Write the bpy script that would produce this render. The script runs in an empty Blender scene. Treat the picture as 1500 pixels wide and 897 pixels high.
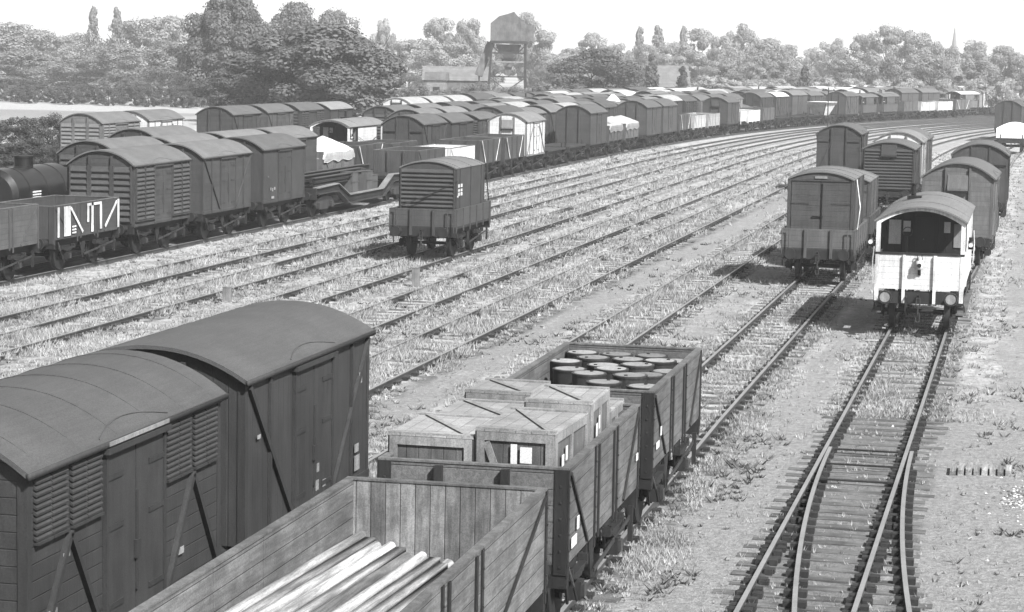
import bpy, math, random
import numpy as np
from math import sin, cos, pi, radians as R
random.seed(7); rng = np.random.default_rng(11)
D = bpy.data; SC = bpy.context.scene; COL = SC.collection

# ------------------------------------------------------------------ camera
F, CX, CY, CAMH = 3311., 750., 448.5, 7.235
PH, TH, RO = R(6.312), R(12.829), R(-1.014)
cv = np.array([-sin(TH)*cos(PH), cos(TH)*cos(PH), -sin(PH)])
_r = np.array([cos(TH), sin(TH), 0.]); _d = np.cross(cv, _r)
rv = _r*cos(RO)+_d*sin(RO); dv = -_r*sin(RO)+_d*cos(RO)
def ray(px, py): return cv+(px-CX)/F*rv+(py-CY)/F*dv
def at_y(px, py, Y):
    v = ray(px, py); t = Y/v[1]; return v[0]*t, CAMH+v[2]*t
cam_d = D.cameras.new('camera'); cam = D.objects.new('camera', cam_d); COL.objects.link(cam)
from mathutils import Matrix, Vector
M = Matrix(((rv[0], -dv[0], -cv[0], 0), (rv[1], -dv[1], -cv[1], 0), (rv[2], -dv[2], -cv[2], CAMH), (0, 0, 0, 1)))
cam.matrix_world = M
cam_d.sensor_width = 36; cam_d.lens = F/1500*36; cam_d.clip_start = .5; cam_d.clip_end = 5000
SC.camera = cam

# ------------------------------------------------------------------ materials (a monochrome world: the photograph is black and white)
def g3(v): return (v, v, v, 1)
class NT:
    def __init__(s, name):
        s.m = D.materials.new(name); s.m.use_nodes = True; s.t = s.m.node_tree; s.n = s.t.nodes
        s.b = s.n['Principled BSDF']; s.b.inputs['Specular IOR Level'].default_value = .25
        s.tc = s.n.new('ShaderNodeTexCoord')
    def l(s, a, b): s.t.links.new(a, b)
    def math(s, op, a, b=None, c=None, clamp=False):
        n = s.n.new('ShaderNodeMath'); n.operation = op; n.use_clamp = clamp
        for i, x in enumerate((a, b, c)):
            if x is None: continue
            if isinstance(x, (int, float)): n.inputs[i].default_value = x
            else: s.l(x, n.inputs[i])
        return n.outputs[0]
    def noise(s, scale, detail=4, rough=.6, vec=None, stretch=None):
        v = vec or s.tc.outputs['Object']
        if stretch:
            mp = s.n.new('ShaderNodeMapping'); mp.inputs['Scale'].default_value = stretch; s.l(v, mp.inputs[0]); v = mp.outputs[0]
        n = s.n.new('ShaderNodeTexNoise'); n.inputs['Scale'].default_value = scale; n.inputs['Detail'].default_value = detail
        n.inputs['Roughness'].default_value = rough; s.l(v, n.inputs['Vector']); return n.outputs['Fac']
    def ramp(s, x, a, b, lo=0., hi=1.):
        n = s.n.new('ShaderNodeMapRange'); n.interpolation_type = 'SMOOTHSTEP'
        s.l(x, n.inputs[0]); n.inputs[1].default_value = a; n.inputs[2].default_value = b; n.inputs[3].default_value = lo; n.inputs[4].default_value = hi
        return n.outputs[0]
    def sep(s, v):
        n = s.n.new('ShaderNodeSeparateXYZ'); s.l(v, n.inputs[0]); return n.outputs
    def mixv(s, f, a, b):
        n = s.n.new('ShaderNodeMix'); n.data_type = 'FLOAT'
        for i, x in ((0, f), (2, a), (3, b)):
            if isinstance(x, (int, float)): n.inputs[i].default_value = x
            else: s.l(x, n.inputs[i])
        return n.outputs[0]
    def color(s, v):
        c = s.n.new('ShaderNodeCombineColor')
        for i in range(3): s.l(v, c.inputs[i])
        s.l(c.outputs[0], s.b.inputs['Base Color'])
    def bump(s, h, st=.3, dist=.02):
        n = s.n.new('ShaderNodeBump'); n.inputs['Strength'].default_value = st; n.inputs['Distance'].default_value = dist
        s.l(h, n.inputs['Height']); s.l(n.outputs[0], s.b.inputs['Normal'])
    def fin(s, rough=.8): s.b.inputs['Roughness'].default_value = rough; return s.m
def objc(s, ch):
    oi = s.n.new('ShaderNodeObjectInfo'); c = s.n.new('ShaderNodeSeparateColor'); s.l(oi.outputs['Color'], c.inputs[0]); return c.outputs[ch]

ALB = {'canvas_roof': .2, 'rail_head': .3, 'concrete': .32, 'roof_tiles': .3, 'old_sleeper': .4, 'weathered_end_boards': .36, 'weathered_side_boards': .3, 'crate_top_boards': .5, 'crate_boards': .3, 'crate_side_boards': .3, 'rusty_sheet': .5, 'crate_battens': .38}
def plank_mat(name, base, axis=None, pitch=.18, var=.25, gap=.45, dirt=.3, rough=.75, tint=None, streak='z', gw=.06):
    s = NT(name); o = s.sep(s.tc.outputs['Object'])
    st = {'z': (6, 6, .7), 'x': (.7, 8, 8), 'y': (14, .5, 14)}[streak]
    n1 = s.noise(1.3, 5, .65) if streak != 'y' else s.noise(1.5, 4, .6, stretch=(4, .35, 4)); n2 = s.noise(2.2, 5, .7, stretch=st); n3 = s.noise(55, 3, .75)
    v = s.math('MULTIPLY', s.mixv(s.ramp(n1, .3, .7), 1-dirt, 1+dirt*.5), s.mixv(s.ramp(n2, .3, .7), 1-dirt*.8, 1+dirt*.55))
    v = s.math('MULTIPLY', v, s.mixv(s.ramp(n3, .3, .7), .74, 1.26))
    # pale chalky scuffs where paint has worn
    sc = s.ramp(s.noise(3.1, 6, .75), .66, .76)
    v = s.math('MULTIPLY', v, s.math('MULTIPLY_ADD', sc, .5*dirt/.3, 1.))
    if axis is not None:
        q = s.math('DIVIDE', o[axis], pitch); fr = s.math('FRACT', q); fl = s.math('FLOOR', q)
        wn = s.n.new('ShaderNodeTexWhiteNoise'); wn.noise_dimensions = '1D'; s.l(fl, wn.inputs['W'])
        pv = s.mixv(wn.outputs['Value'], 1-var, 1+var); v = s.math('MULTIPLY', v, pv)
        e = s.math('MINIMUM', fr, s.math('SUBTRACT', 1., fr))
        gp = s.ramp(e, 0., gw); v = s.math('MULTIPLY', v, s.mixv(gp, 1-gap, 1.))
        s.bump(s.math('ADD', gp, s.math('MULTIPLY', n2, .5)), .5, .012)
    else: s.bump(n2, .25, .01)
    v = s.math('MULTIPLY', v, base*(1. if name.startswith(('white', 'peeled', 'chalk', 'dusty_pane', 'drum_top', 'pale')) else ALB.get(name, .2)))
    if tint is not None: v = s.math('MULTIPLY', v, objc(s, tint))
    s.color(v); return s.fin(rough)

MT = {}
MT['body_h'] = plank_mat('painted_horizontal_boards', 1, 2, .17, .10, .4, .22, .7, tint=0, streak='z')
MT['body_v'] = plank_mat('painted_vertical_boards', 1, 0, .2, .08, .3, .22, .7, tint=0)
MT['end_v'] = plank_mat('painted_vertical_end_boards', 1, 1, .2, .08, .3, .22, .7, tint=0)
MT['body_p'] = plank_mat('painted_panel', 1, None, dirt=.22, tint=0)
MT['trim'] = plank_mat('painted_ironwork', .82, None, dirt=.25, tint=0)
MT['roof'] = plank_mat('canvas_roof', 1, None, dirt=.13, tint=1, rough=.85, streak='x')
MT['iron'] = plank_mat('dirty_underframe_iron', .045, None, dirt=.5, rough=.7)
MT['black'] = plank_mat('black_iron', .018, None, dirt=.3, rough=.55)
MT['tyre'] = plank_mat('worn_wheel_steel', .11, None, dirt=.4, rough=.45)
MT['wood_h'] = plank_mat('weathered_side_boards', .26, 2, .2, .2, .55, .4, .85, tint=0, streak='x', gw=.05)
MT['wood_v'] = plank_mat('weathered_end_boards', .36, 1, .18, .3, .65, .45, .85, tint=0, gw=.06)
MT['wood_c'] = plank_mat('crate_boards', .2, 1, .16, .18, .5, .35, .85, tint=0)
MT['wood_cy'] = plank_mat('crate_side_boards', .2, 0, .16, .18, .5, .35, .85, tint=0)
MT['wood_t'] = plank_mat('crate_top_boards', .34, 0, .2, .12, .3, .3, .85, tint=0, streak='x')  # lid boards paler than the sides: sun on the tops put into colour
MT['batten'] = plank_mat('crate_battens', .36, None, dirt=.35, tint=0)
MT['pole'] = plank_mat('peeled_pole', .23, None, dirt=.55, rough=.8, tint=0, streak='y')
MT['capping'] = plank_mat('worn_top_capping', .34, None, dirt=.4)
MT['white'] = plank_mat('white_paint_boards', .36, 2, .16, .04, .4, .22, .6, tint=None, streak='z', gw=.05)
MT['whitep'] = plank_mat('white_paint', .36, None, dirt=.4)
MT['label'] = plank_mat('white_paper_label', .34, None, dirt=.04)
MT['chalk'] = plank_mat('chalk', .13, None, dirt=.3)
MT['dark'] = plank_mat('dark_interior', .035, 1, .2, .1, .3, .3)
MT['pane'] = plank_mat('dusty_pane', .3, None, dirt=.15, rough=.3)
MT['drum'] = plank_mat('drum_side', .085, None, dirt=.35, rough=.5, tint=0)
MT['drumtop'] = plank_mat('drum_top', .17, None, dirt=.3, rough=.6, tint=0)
MT['tarp'] = plank_mat('pale_tarpaulin', .7, None, dirt=.18, tint=0, rough=.8)
MT['tank'] = plank_mat('tank_paint', 1, None, dirt=.3, tint=0, rough=.28)
MT['rail'] = plank_mat('rail_steel', .16, None, dirt=.35, rough=.5, streak='x')
MT['railtop'] = plank_mat('rail_head', .42, None, dirt=.15, rough=.38, streak='x')
MT['sleeper'] = plank_mat('old_sleeper', .17, None, dirt=.5, rough=.9, streak='x')
MT['chair'] = plank_mat('rail_chair', .07, None, dirt=.4)
MT['brick'] = plank_mat('brick', .22, 2, .09, .05, .2, .3)
MT['concrete'] = plank_mat('concrete', .34, None, dirt=.3)
MT['tile'] = plank_mat('roof_tiles', .3, 2, .2, .1, .3, .3)
MT['rust'] = plank_mat('rusty_sheet', .12, 0, .35, .15, .3, .4)
MT['bark'] = plank_mat('bark', .06, None, dirt=.4)
MT['gravel'] = plank_mat('load_of_gravel', .3, None, dirt=.5)

def leaf_mat(name, lo, hi):
    s = NT(name); n = s.noise(.55, 4, .7); n2 = s.noise(4., 2, .6)
    at = s.n.new('ShaderNodeAttribute'); at.attribute_name = 'tone'
    v = s.mixv(s.ramp(n, .35, .65), lo, hi); v = s.math('MULTIPLY', v, s.mixv(n2, .75, 1.25))
    v = s.math('MULTIPLY', v, s.mixv(at.outputs['Fac'], .72, 1.28)); v = s.math('MULTIPLY', v, objc(s, 0)); s.color(v)
    tr = s.n.new('ShaderNodeBsdfTranslucent'); c = s.n.new('ShaderNodeCombineColor')
    for i in range(3): s.l(v, c.inputs[i])
    s.l(c.outputs[0], tr.inputs[0]); mx = s.n.new('ShaderNodeMixShader'); mx.inputs[0].default_value = .22
    s.l(s.b.outputs[0], mx.inputs[1]); s.l(tr.outputs[0], mx.inputs[2]); s.l(mx.outputs[0], s.n['Material Output'].inputs[0])
    return s.fin(.7)
MT['leaf'] = leaf_mat('leaves', .045, .085)
MT['grass'] = leaf_mat('dry_grass_blades', .15, .26)
MT['weed'] = leaf_mat('weed_leaves', .06, .11)

# ------------------------------------------------------------------ mesh building
class MB:
    def __init__(s): s.v = []; s.f = []; s.m = []; s.mats = []
    def mi(s, m):
        if m not in s.mats: s.mats.append(m)
        return s.mats.index(m)
    def add(s, vs, fs, m):
        k = len(s.v); i = s.mi(m); s.v += [tuple(map(float, v)) for v in vs]
        for f in fs: s.f.append(tuple(a+k for a in f)); s.m.append(i)
        return s
    def box(s, x0, x1, y0, y1, z0, z1, m):
        x0, x1 = min(x0, x1), max(x0, x1); y0, y1 = min(y0, y1), max(y0, y1)
        return s.add([(x0, y0, z0), (x1, y0, z0), (x1, y1, z0), (x0, y1, z0), (x0, y0, z1), (x1, y0, z1), (x1, y1, z1), (x0, y1, z1)],
              [(0, 3, 2, 1), (4, 5, 6, 7), (0, 1, 5, 4), (1, 2, 6, 5), (2, 3, 7, 6), (3, 0, 4, 7)], m)
    def bar(s, p, q, w, h, m, up=(0, 0, 1)):
        p, q = Vector(p), Vector(q); d = (q-p).normalized(); u = Vector(up)
        if abs(d.dot(u)) > .98: u = Vector((1, 0, 0)) if abs(d.x) < .9 else Vector((0, 1, 0))
        a = d.cross(u).normalized(); b = a.cross(d)
        c = [(-w/2, -h/2), (w/2, -h/2), (w/2, h/2), (-w/2, h/2)]
        vs = [p+a*i+b*j for i, j in c]+[q+a*i+b*j for i, j in c]
        return s.add(vs, [(3, 2, 1, 0), (4, 5, 6, 7), (0, 1, 5, 4), (1, 2, 6, 5), (2, 3, 7, 6), (3, 0, 4, 7)], m)
    def cyl(s, p, q, r, m, n=12, r2=None, cap=None):
        p, q = Vector(p), Vector(q); d = (q-p).normalized(); u = Vector((0, 0, 1)) if abs(d.z) < .9 else Vector((1, 0, 0))
        a = d.cross(u).normalized(); b = a.cross(d); r2 = r if r2 is None else r2
        vs = [p+(a*cos(t)+b*sin(t))*r for t in [2*pi*i/n for i in range(n)]]+[q+(a*cos(t)+b*sin(t))*r2 for t in [2*pi*i/n for i in range(n)]]
        s.add(vs, [(i, i+n, (i+1) % n+n, (i+1) % n) for i in range(n)], m)
        s.add(vs, [tuple(range(n)), tuple(range(2*n-1, n-1, -1))], cap or m); return s
    def prism(s, poly, ax, a0, a1, m, cap=None):
        def P(a, u, w): return {0: (a, u, w), 1: (u, a, w), 2: (u, w, a)}[ax]
        n = len(poly); vs = [P(a0, *p) for p in poly]+[P(a1, *p) for p in poly]
        s.add(vs, [(i, (i+1) % n, (i+1) % n+n, i+n) for i in range(n)], m)
        s.add(vs, [tuple(range(n-1, -1, -1)), tuple(range(n, 2*n))], cap or m); return s
    def tube(s, pts, r, m, n=6):
        for a, b in zip(pts[:-1], pts[1:]): s.cyl(a, b, r, m, n)
        return s
    def join(s, o, off=(0, 0, 0)):
        k = len(s.v); s.v += [(a+off[0], b+off[1], c+off[2]) for a, b, c in o.v]; mp = [s.mi(m) for m in o.mats]
        s.f += [tuple(a+k for a in f) for f in o.f]; s.m += [mp[i] for i in o.m]; return s
    def mesh(s, name, smooth=False):
        me = D.meshes.new(name); me.from_pydata(s.v, [], s.f)
        for m in s.mats: me.materials.append(MT[m])
        me.polygons.foreach_set('material_index', s.m)
        if smooth: me.polygons.foreach_set('use_smooth', [len(f) == 4 for f in s.f])
        me.update(); return me
def split(mb, keys):
    out = {}
    for f, mi in zip(mb.f, mb.m):
        c = [sum(mb.v[i][k] for i in f)/len(f) for k in range(3)]; key = tuple(c[k] > 0 for k in keys); o = out.setdefault(key, (MB(), {}))
        o[0].mats = mb.mats; idx = []
        for i in f:
            if i not in o[1]: o[1][i] = len(o[0].v); o[0].v.append(mb.v[i])
            idx.append(o[1][i])
        o[0].f.append(tuple(idx)); o[0].m.append(mi)
    return [o[0] for o in out.values()]
SPL = {'door': (1,), 'side_boards': (0, 1), 'drop_door': (1,), 'end_boards': (0,), 'louvre_panel': (0, 1), 'end_framing': (0,), 'brace': (0, 1), 'ironwork': (0, 1), 'parapet': (0,), 'bulkhead_fittings': (0,), 'post': (0, 1), 'footboard': (1,), 'handrail': (0, 1),
       'side_strap': (0, 1), 'capping': (1,), 'stanchion': (0, 1), 'support': (0, 1), 'cradle': (0,), 'brake_gear': (0, 1), 'main_frame': (1,)}
def split_kit(P):
    out = []
    for nm, mb, off, subs in P:
        q = []
        for sn, smb in subs: q += [(sn, x) for x in (split(smb, SPL[sn]) if sn in SPL else [smb])]
        pcs = split(mb, SPL[nm]) if nm in SPL and not (nm == 'louvre_panel' and len(P) < 6) else [mb]
        for k, x in enumerate(pcs): out.append((nm, x, off, q if k == 0 else []))
    return out
def link(name, data, parent=None, color=None, loc=None):
    o = D.objects.new(name, data); COL.objects.link(o)
    if parent: o.parent = parent
    if color: o.color = (*color, 1)
    if loc is not None: o.location = loc
    return o
def tag(o, label=None, cat=None, group=None, kind=None):
    if label: o['label'] = label
    if cat: o['category'] = cat
    if group: o['group'] = group
    if kind: o['kind'] = kind
    return o
SMOOTH = {'wheelset', 'buffer', 'tank_barrel', 'dome', 'roof', 'tarpaulin', 'side_lamp', 'tail_lamp'}
_mc = {}
def mesh_of(key, name, mb):
    k = (key, name, id(mb))
    if k not in _mc: _mc[k] = (mb.mesh(name, name in SMOOTH), mb)
    return _mc[k][0]
# a kit is a list of (name, MB, offset, [(subname, MB)...])
KITS = {}
def assemble(kname, name, flat, col):
    parts = KITS[kname]
    if flat:
        key = ('flat', kname)
        if key not in _mc:
            a = MB()
            for p in parts:
                a.join(p[1], p[2])
                for q in p[3]: a.join(q[1], p[2])
            _mc[key] = a.mesh(name)
        return link(name, _mc[key], None, col)
    r = link(name, None); r.empty_display_size = .5
    for nm, mb, off, subs in parts:
        o = link(nm, mesh_of(kname, nm, mb), r, col, off)
        for sn, smb in subs: link(sn, mesh_of(kname, sn, smb), o, col)
    return r

# ------------------------------------------------------------------ rolling stock pieces (x along the track, near end at -L/2, z = 0 at rail top)
def arc(yh, ze, za, n=12):
    return [(yh*(1-2*i/n), ze+(za-ze)*(1-abs(1-2*i/n)**2.1)) for i in range(n+1)]
def wheelset(n=18):
    m = MB(); m.cyl((0, -1., .47), (0, 1., .47), .06, 'iron', 8)
    for s in (-1, 1):
        m.cyl((0, s*.69, .47), (0, s*.82, .47), .47, 'tyre', n, cap='iron'); m.cyl((0, s*.66, .47), (0, s*.70, .47), .50, 'tyre', n, cap='iron')
        m.cyl((0, s*.82, .47), (0, s*.88, .47), .13, 'iron', 10)
    return m
def buffer(white=False):
    m = MB(); w = 'whitep' if white else 'iron'
    m.cyl((0, 0, 0), (-.28, 0, 0), .13, 'iron', 10, .09); m.cyl((-.28, 0, 0), (-.42, 0, 0), .055, 'tyre', 8); m.cyl((-.42, 0, 0), (-.46, 0, 0), .185, 'tyre', 16, .18, cap='iron'); (m.cyl((-.46, 0, 0), (-.466, 0, 0), .135, 'chalk', 16) if white else None); return m
def flip(mb):
    o = MB(); o.v = [(-a, -b, c) for a, b, c in mb.v]; o.f = mb.f; o.m = mb.m; o.mats = mb.mats; return o
def chain():
    m = MB(); m.bar((0, 0, .98), (-.16, 0, .98), .05, .07, 'iron'); m.bar((-.16, 0, .98), (-.2, 0, 1.05), .05, .05, 'iron')
    for k in range(3):
        z1 = .95-.2*k; z0 = z1-.24
        if k % 2 == 0: m.tube([(-.17, .05, z1), (-.17, .05, z0), (-.17, -.05, z0), (-.17, -.05, z1), (-.17, .05, z1)], .017, 'tyre', 6)
        else: m.tube([(-.13, 0, z1), (-.21, 0, z1), (-.21, 0, z0), (-.13, 0, z0), (-.13, 0, z1)], .017, 'tyre', 6)
    return m
def springs(L, wb, sb=1.0):
    m = MB()
    for s in (-1, 1):
        m.box(-L/2+.13, L/2-.13, s*.86, s*.97, .80, 1.06, 'iron')
        for x in (-wb/2, wb/2):
            m.prism([(x-.42, .82), (x-.13, .3), (x-.08, .3), (x-.05, .75), (x+.05, .75), (x+.08, .3), (x+.13, .3), (x+.42, .82)], 1, s*.985-.015, s*.985+.015, 'iron')
            m.box(x-.12, x+.12, s*1.0, s*1.16, .36, .60, 'iron'); m.box(x-.08, x+.08, s*1.16, s*1.2, .4, .56, 'tyre')
            for k in range(4):
                h = .50-.11*k; m.box(x-h, x+h, s*1.02, s*1.12, .64+.0+(3-k)*.028, .665+(3-k)*.028, 'iron')
            for e in (-1, 1): m.box(x+e*.5-.04, x+e*.5+.04, s*1.0, s*1.13, .70, .84, 'iron')
    for e in (-1, 1): m.box(e*L/2, e*(L/2-.13), -1.2, 1.2, .78, 1.10, 'iron')
    for y in (-.3, .3): m.box(-L/2+.13, L/2-.13, y-.04, y+.04, .86, 1.06, 'iron')
    return m
def brakes(L, wb, light=False):
    m = MB(); c = 'iron'
    for s in (-1, 1):
        m.prism([(-.22, .84), (-.03, .3), (.03, .3), (.22, .84)], 1, s*1.0, s*1.02, c)
        m.bar((.02, s*1.05, .42), (L/2-.25, s*1.16, .72), .02, .06, 'tyre')
        m.box(L/2-.42, L/2-.36, s*1.13, s*1.2, .35, .86, c); m.box(L/2-.36, L/2-.24, s*1.13, s*1.16, .35, .4, c)
        m.bar((-wb/2+.5, s*.75, .52), (wb/2-.5, s*.75, .46), .03, .05, c)
        for x in (-wb/2+.56, wb/2-.56): m.box(x-.05, x+.05, s*.69, s*.81, .34, .7, c)
        # curved grab / safety loops
        m.tube([(-L/2+.55, s*1.1, .95), (-L/2+.48, s*1.2, .7), (-L/2+.6, s*1.22, .5)], .02, 'tyre', 6)
    return m
def under(L, wb, white=False):
    W = wheelset(); P = [('underframe', springs(L, wb), (0, 0, 0), []), ('brake_gear', brakes(L, wb), (0, 0, 0), []), ('wheelset', W, (-wb/2, 0, 0), []), ('wheelset', W, (wb/2, 0, 0), [])]
    b = buffer(white); fb = flip(b)
    for y in (-.87, .87): P += [('buffer', b, (-L/2, y, .98), []), ('buffer', fb, (L/2, y, .98), [])]
    c = chain(); P += [('coupling_chain', c, (-L/2, 0, 0), []), ('coupling_chain', flip(c), (L/2, 0, 0), [])]
    return P
def louvres(m, x0, x1, z0, z1, y, s, n, mat='body_p', slim=False):
    """slatted panel on a side wall at y, outward s"""
    dz = (z1-z0)/n; t = .028
    if slim:
        for k in range(n):
            z = z0+k*dz; m.prism([(y+s*.004, z+dz*.99), (y+s*.004, z+dz*.4), (y+s*.04, z+.006), (y+s*.045, z+.03)], 0, x0, x1, mat)
        m.box(x0, x1, y+s*.003, y+s*.06, z0-.03, z0-.003, 'trim'); return
    for k in range(n):
        z = z0+k*dz; m.prism([(y+s*.006, z+dz*.98), (y+s*.006, z+dz*.45), (y+s*.075, z+.012), (y+s*.082, z+.04)], 0, x0, x1, mat)
    m.box(x0-.04, x0, y+s*.003, y+s*.09, z0-.03, z1+.03, 'trim'); m.box(x1, x1+.04, y+s*.003, y+s*.09, z0-.03, z1+.03, 'trim')
    m.box(x0, x1, y+s*.003, y+s*.095, z0-.035, z0-.003, 'trim')
def end_louvres(m, y0, y1, z0, z1, x, s, n, mat='body_p'):
    dz = (z1-z0)/n
    for k in range(n):
        z = z0+k*dz; m.prism([(x+s*.006, z+dz*.98), (x+s*.006, z+dz*.45), (x+s*.08, z+.012), (x+s*.087, z+.04)], 1, y0, y1, mat)
    for y in (y0, y1): m.box(x+s*.003, x+s*.09, y-.02, y+.02, z0-.03, z1+.03, 'trim')
def van_kit(L=5.35, W=2.44, ze=3.2, za=3.72, side='h', style='door', end='post', wb=2.75, ribs=False, hood=True, marks=(), white=False, bevel=0):
    w = W/2; z0 = 1.06; mat = {'h': 'body_h', 'v': 'body_v', 'w': 'white'}[side]; em = {'h': 'body_h', 'v': 'end_v', 'w': 'white'}[side]
    b = MB(); prof = [(-w, z0), (w, z0), (w, ze-.01)]+arc(w-.01, ze-.0, za-.05, 10)[0:11]+[(-w, ze-.01)]
    b.prism(prof, 0, -L/2, L/2, mat, em)
    for s in (-1, 1):   # corner irons and bottom rail
        for e in (-1, 1):
            b.box(e*(L/2+.012), e*(L/2-.09), s*(w+.012), s*(w+.003), z0, ze-.02, 'trim'); b.box(e*(L/2+.012), e*(L/2+.003), s*(w+.003), s*(w-.09), z0, ze-.02, 'trim')
        b.box(-L/2, L/2, s*(w+.004), s*(w+.03), z0-.02, z0+.1, 'trim')
    doors = MB(); subs = []; dw = .78
    ls = MB(); braces = MB()
    for s in (-1, 1):
        if style != 'ply2':
            for a, c in ((-dw, -.015), (.015, dw)):
                doors.box(a, c, s*(w+.003), s*(w+.032), z0+.06, ze-.14, 'body_p' if style in ('louvre', 'meat') else mat)
                doors.box(a+.01, a+.07, s*(w+.033), s*(w+.05), z0+.1, ze-.2, 'trim') if style == 'frame' else None
            for a in (-dw-.06, dw): doors.box(a, a+.06, s*(w+.003), s*(w+.055), z0+.02, ze-.04, 'trim')
            for z in (z0+.3, (z0+ze)/2+.1, ze-.4):
                for a in (-dw, dw-.42): doors.box(a, a+.42, s*(w+.034), s*(w+.046), z-.03, z+.03, 'trim')
            doors.box(-.06, .06, s*(w+.034), s*(w+.07), 1.75, 1.95, 'trim'); doors.box(-.02, .02, s*(w+.034), s*(w+.06), 1.4, 2.5, 'trim')
        if hood: doors.box(-dw-.1, dw+.1, s*(w+.003), s*(w+.1), ze-.13, ze-.07, 'trim')
        if style == 'louvre': doors.box(-dw-.05, dw+.05, s*(w+.082), s*(w+.094), ze-.045, ze+.0, 'chalk')
        if style in ('louvre', 'frame', 'door', 'plain'):
            for e in (-1, 1):
                if style == 'louvre':
                    xm = e*(dw+.1); xe = e*(L/2-.12); mid = (xm+xe)/2
                    for a, c in ((min(xm, mid-.02*e), max(xm, mid-.02*e)), (min(mid+.03*e, xe), max(mid+.03*e, xe))):
                        [louvres(ls, q0, q1, ze-.72, ze-.09, s*w, s, 10, slim=True) for q0, q1 in ((a+.03, (a+c)/2-.012), ((a+c)/2+.012, c-.03))]
                    top = (mid, ze-.78)
                    braces.bar((top[0], s*(w+.03), top[1]), (xe, s*(w+.03), z0+.05), .07, .06, 'trim', up=(0, 1, 0)); braces.bar((top[0], s*(w+.03), top[1]), (xm, s*(w+.03), z0+.05), .07, .06, 'trim', up=(0, 1, 0))
                elif style in ('door', 'frame'):
                    braces.bar((e*(L/2-.1), s*(w+.03), ze-.1), (e*(dw+.12), s*(w+.03), z0+.12), .075, .05, 'trim', up=(0, 1, 0)) if style == 'door' else \
                    braces.bar((e*(L/2-.15), s*(w+.03), z0+.1), (e*(dw+.15), s*(w+.03), ze-.3), .07, .05, 'trim', up=(0, 1, 0))
                    xm = e*(L/4+dw/2+.05); braces.box(xm-.03, xm+.03, s*(w+.003), s*(w+.045), z0, ze-.03, 'trim')
        if style == 'fulllouvre':
            for a, c in ((-L/2+.12, -L/4-.46), (-L/4-.4, -dw-.12), (dw+.12, L/4+.4), (L/4+.46, L/2-.12)): louvres(ls, a, c, 1.25, ze-.12, s*w, s, 12)
    ends = MB()
    for e in (-1, 1):
        if end in ('post', 'vent', 'door', 'louvre3'):
            for y in (-.42, .42): ends.box(e*(L/2+.003), e*(L/2+.09), y-.035, y+.035, .8, za-.2, 'trim')
        if end in ('vent', 'louvre'):
            ends.prism([(e*(L/2+.004), 2.75), (e*(L/2+.004), 3.3), (e*(L/2+.05), 3.3), (e*(L/2+.16), 2.83), (e*(L/2+.16), 2.75)], 1, -.36, .36, 'body_p')
            ends.box(e*(L/2+.004), e*(L/2+.17), -.38, .38, 2.70, 2.748, 'black')
        if end == 'louvre3':
            for a, c in ((-1.14, -.48), (-.36, .36), (.48, 1.14)): end_louvres(ends, a, c, 1.2, ze-.06, e*L/2, e, 9)
        if end == 'louvre': end_louvres(ends, -1.16, 1.16, 1.15, 3.1, e*(L/2), e, 13)
        if end == 'halves':
            for y in (-.4, .4): ends.box(e*(L/2+.003), e*(L/2+.05), y-.03, y+.03, 1., za-.14, 'trim')
            for a, c in ((-1.15, -.44), (.44, 1.15)): ends.box(e*(L/2+.003), e*(L/2+.07), a, c, 2.72, 2.78, 'black')
        if end == 'door':
            ends.bar((e*(L/2+.03), .45, 2.7), (e*(L/2+.03), 1.1, 1.1), .06, .05, 'trim', up=(1, 0, 0)); 
            for a, c in ((-1.16, -.46), (.46, 1.16)): ends.box(e*(L/2+.003), e*(L/2+.04), a, c, 2.72, 2.76, 'black')
    roof = MB(); ow = w+.07; top = arc(ow, ze+.0, za, 16); bot = [(y*.985, z-.05) for y, z in reversed(top)]
    roof.prism(top+bot, 0, -L/2-.09, L/2+.09, 'roof')
    roof.box(-L/2-.1, L/2+.1, ow-.02, ow+.012, ze-.06, ze+.005, 'trim'); roof.box(-L/2-.1, L/2+.1, -ow-.012, -ow+.02, ze-.06, ze+.005, 'trim')
    if ribs:
        for k in range(6):
            x = -L/2+.3+k*(L-.6)/5; t = arc(ow*.97, ze+.03, za+.012, 16); roof.prism(t+[(y, z-.03) for y, z in reversed(t)], 0, x-.03, x+.03, 'roof')
    if ribs != 2:   # rain strip over the door
        for s in (-1, 1):
            pts = [(-.95+1.9*i/8, s*(ow-.05-.15*sin(pi*i/8)), 0) for i in range(9)]
            def zr(y): return ze+(za-ze)*(1-abs(y/ow)**2.1)+.008
            roof.tube([(x, y, zr(y)) for x, y, _ in pts], .009, 'roof', 5)
    P = [('body', b, (0, 0, 0), [('end_framing', ends)]+([('brace', braces)] if braces.v else [])+([('louvre_panel', ls)] if ls.v else [])), ('roof', roof, (0, 0, 0), [])]
    if doors.v: P.append(('door', doors, (0, 0, 0), []))
    if marks:
        mk = MB()
        for (x, z, a, h) in marks: mk.box(x, x+a, -w-.040, -w-.034, z, z+h, 'chalk')
        P.append(('painted_mark', mk, (0, 0, 0), []))
    return P+under(L, wb, white)
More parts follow.
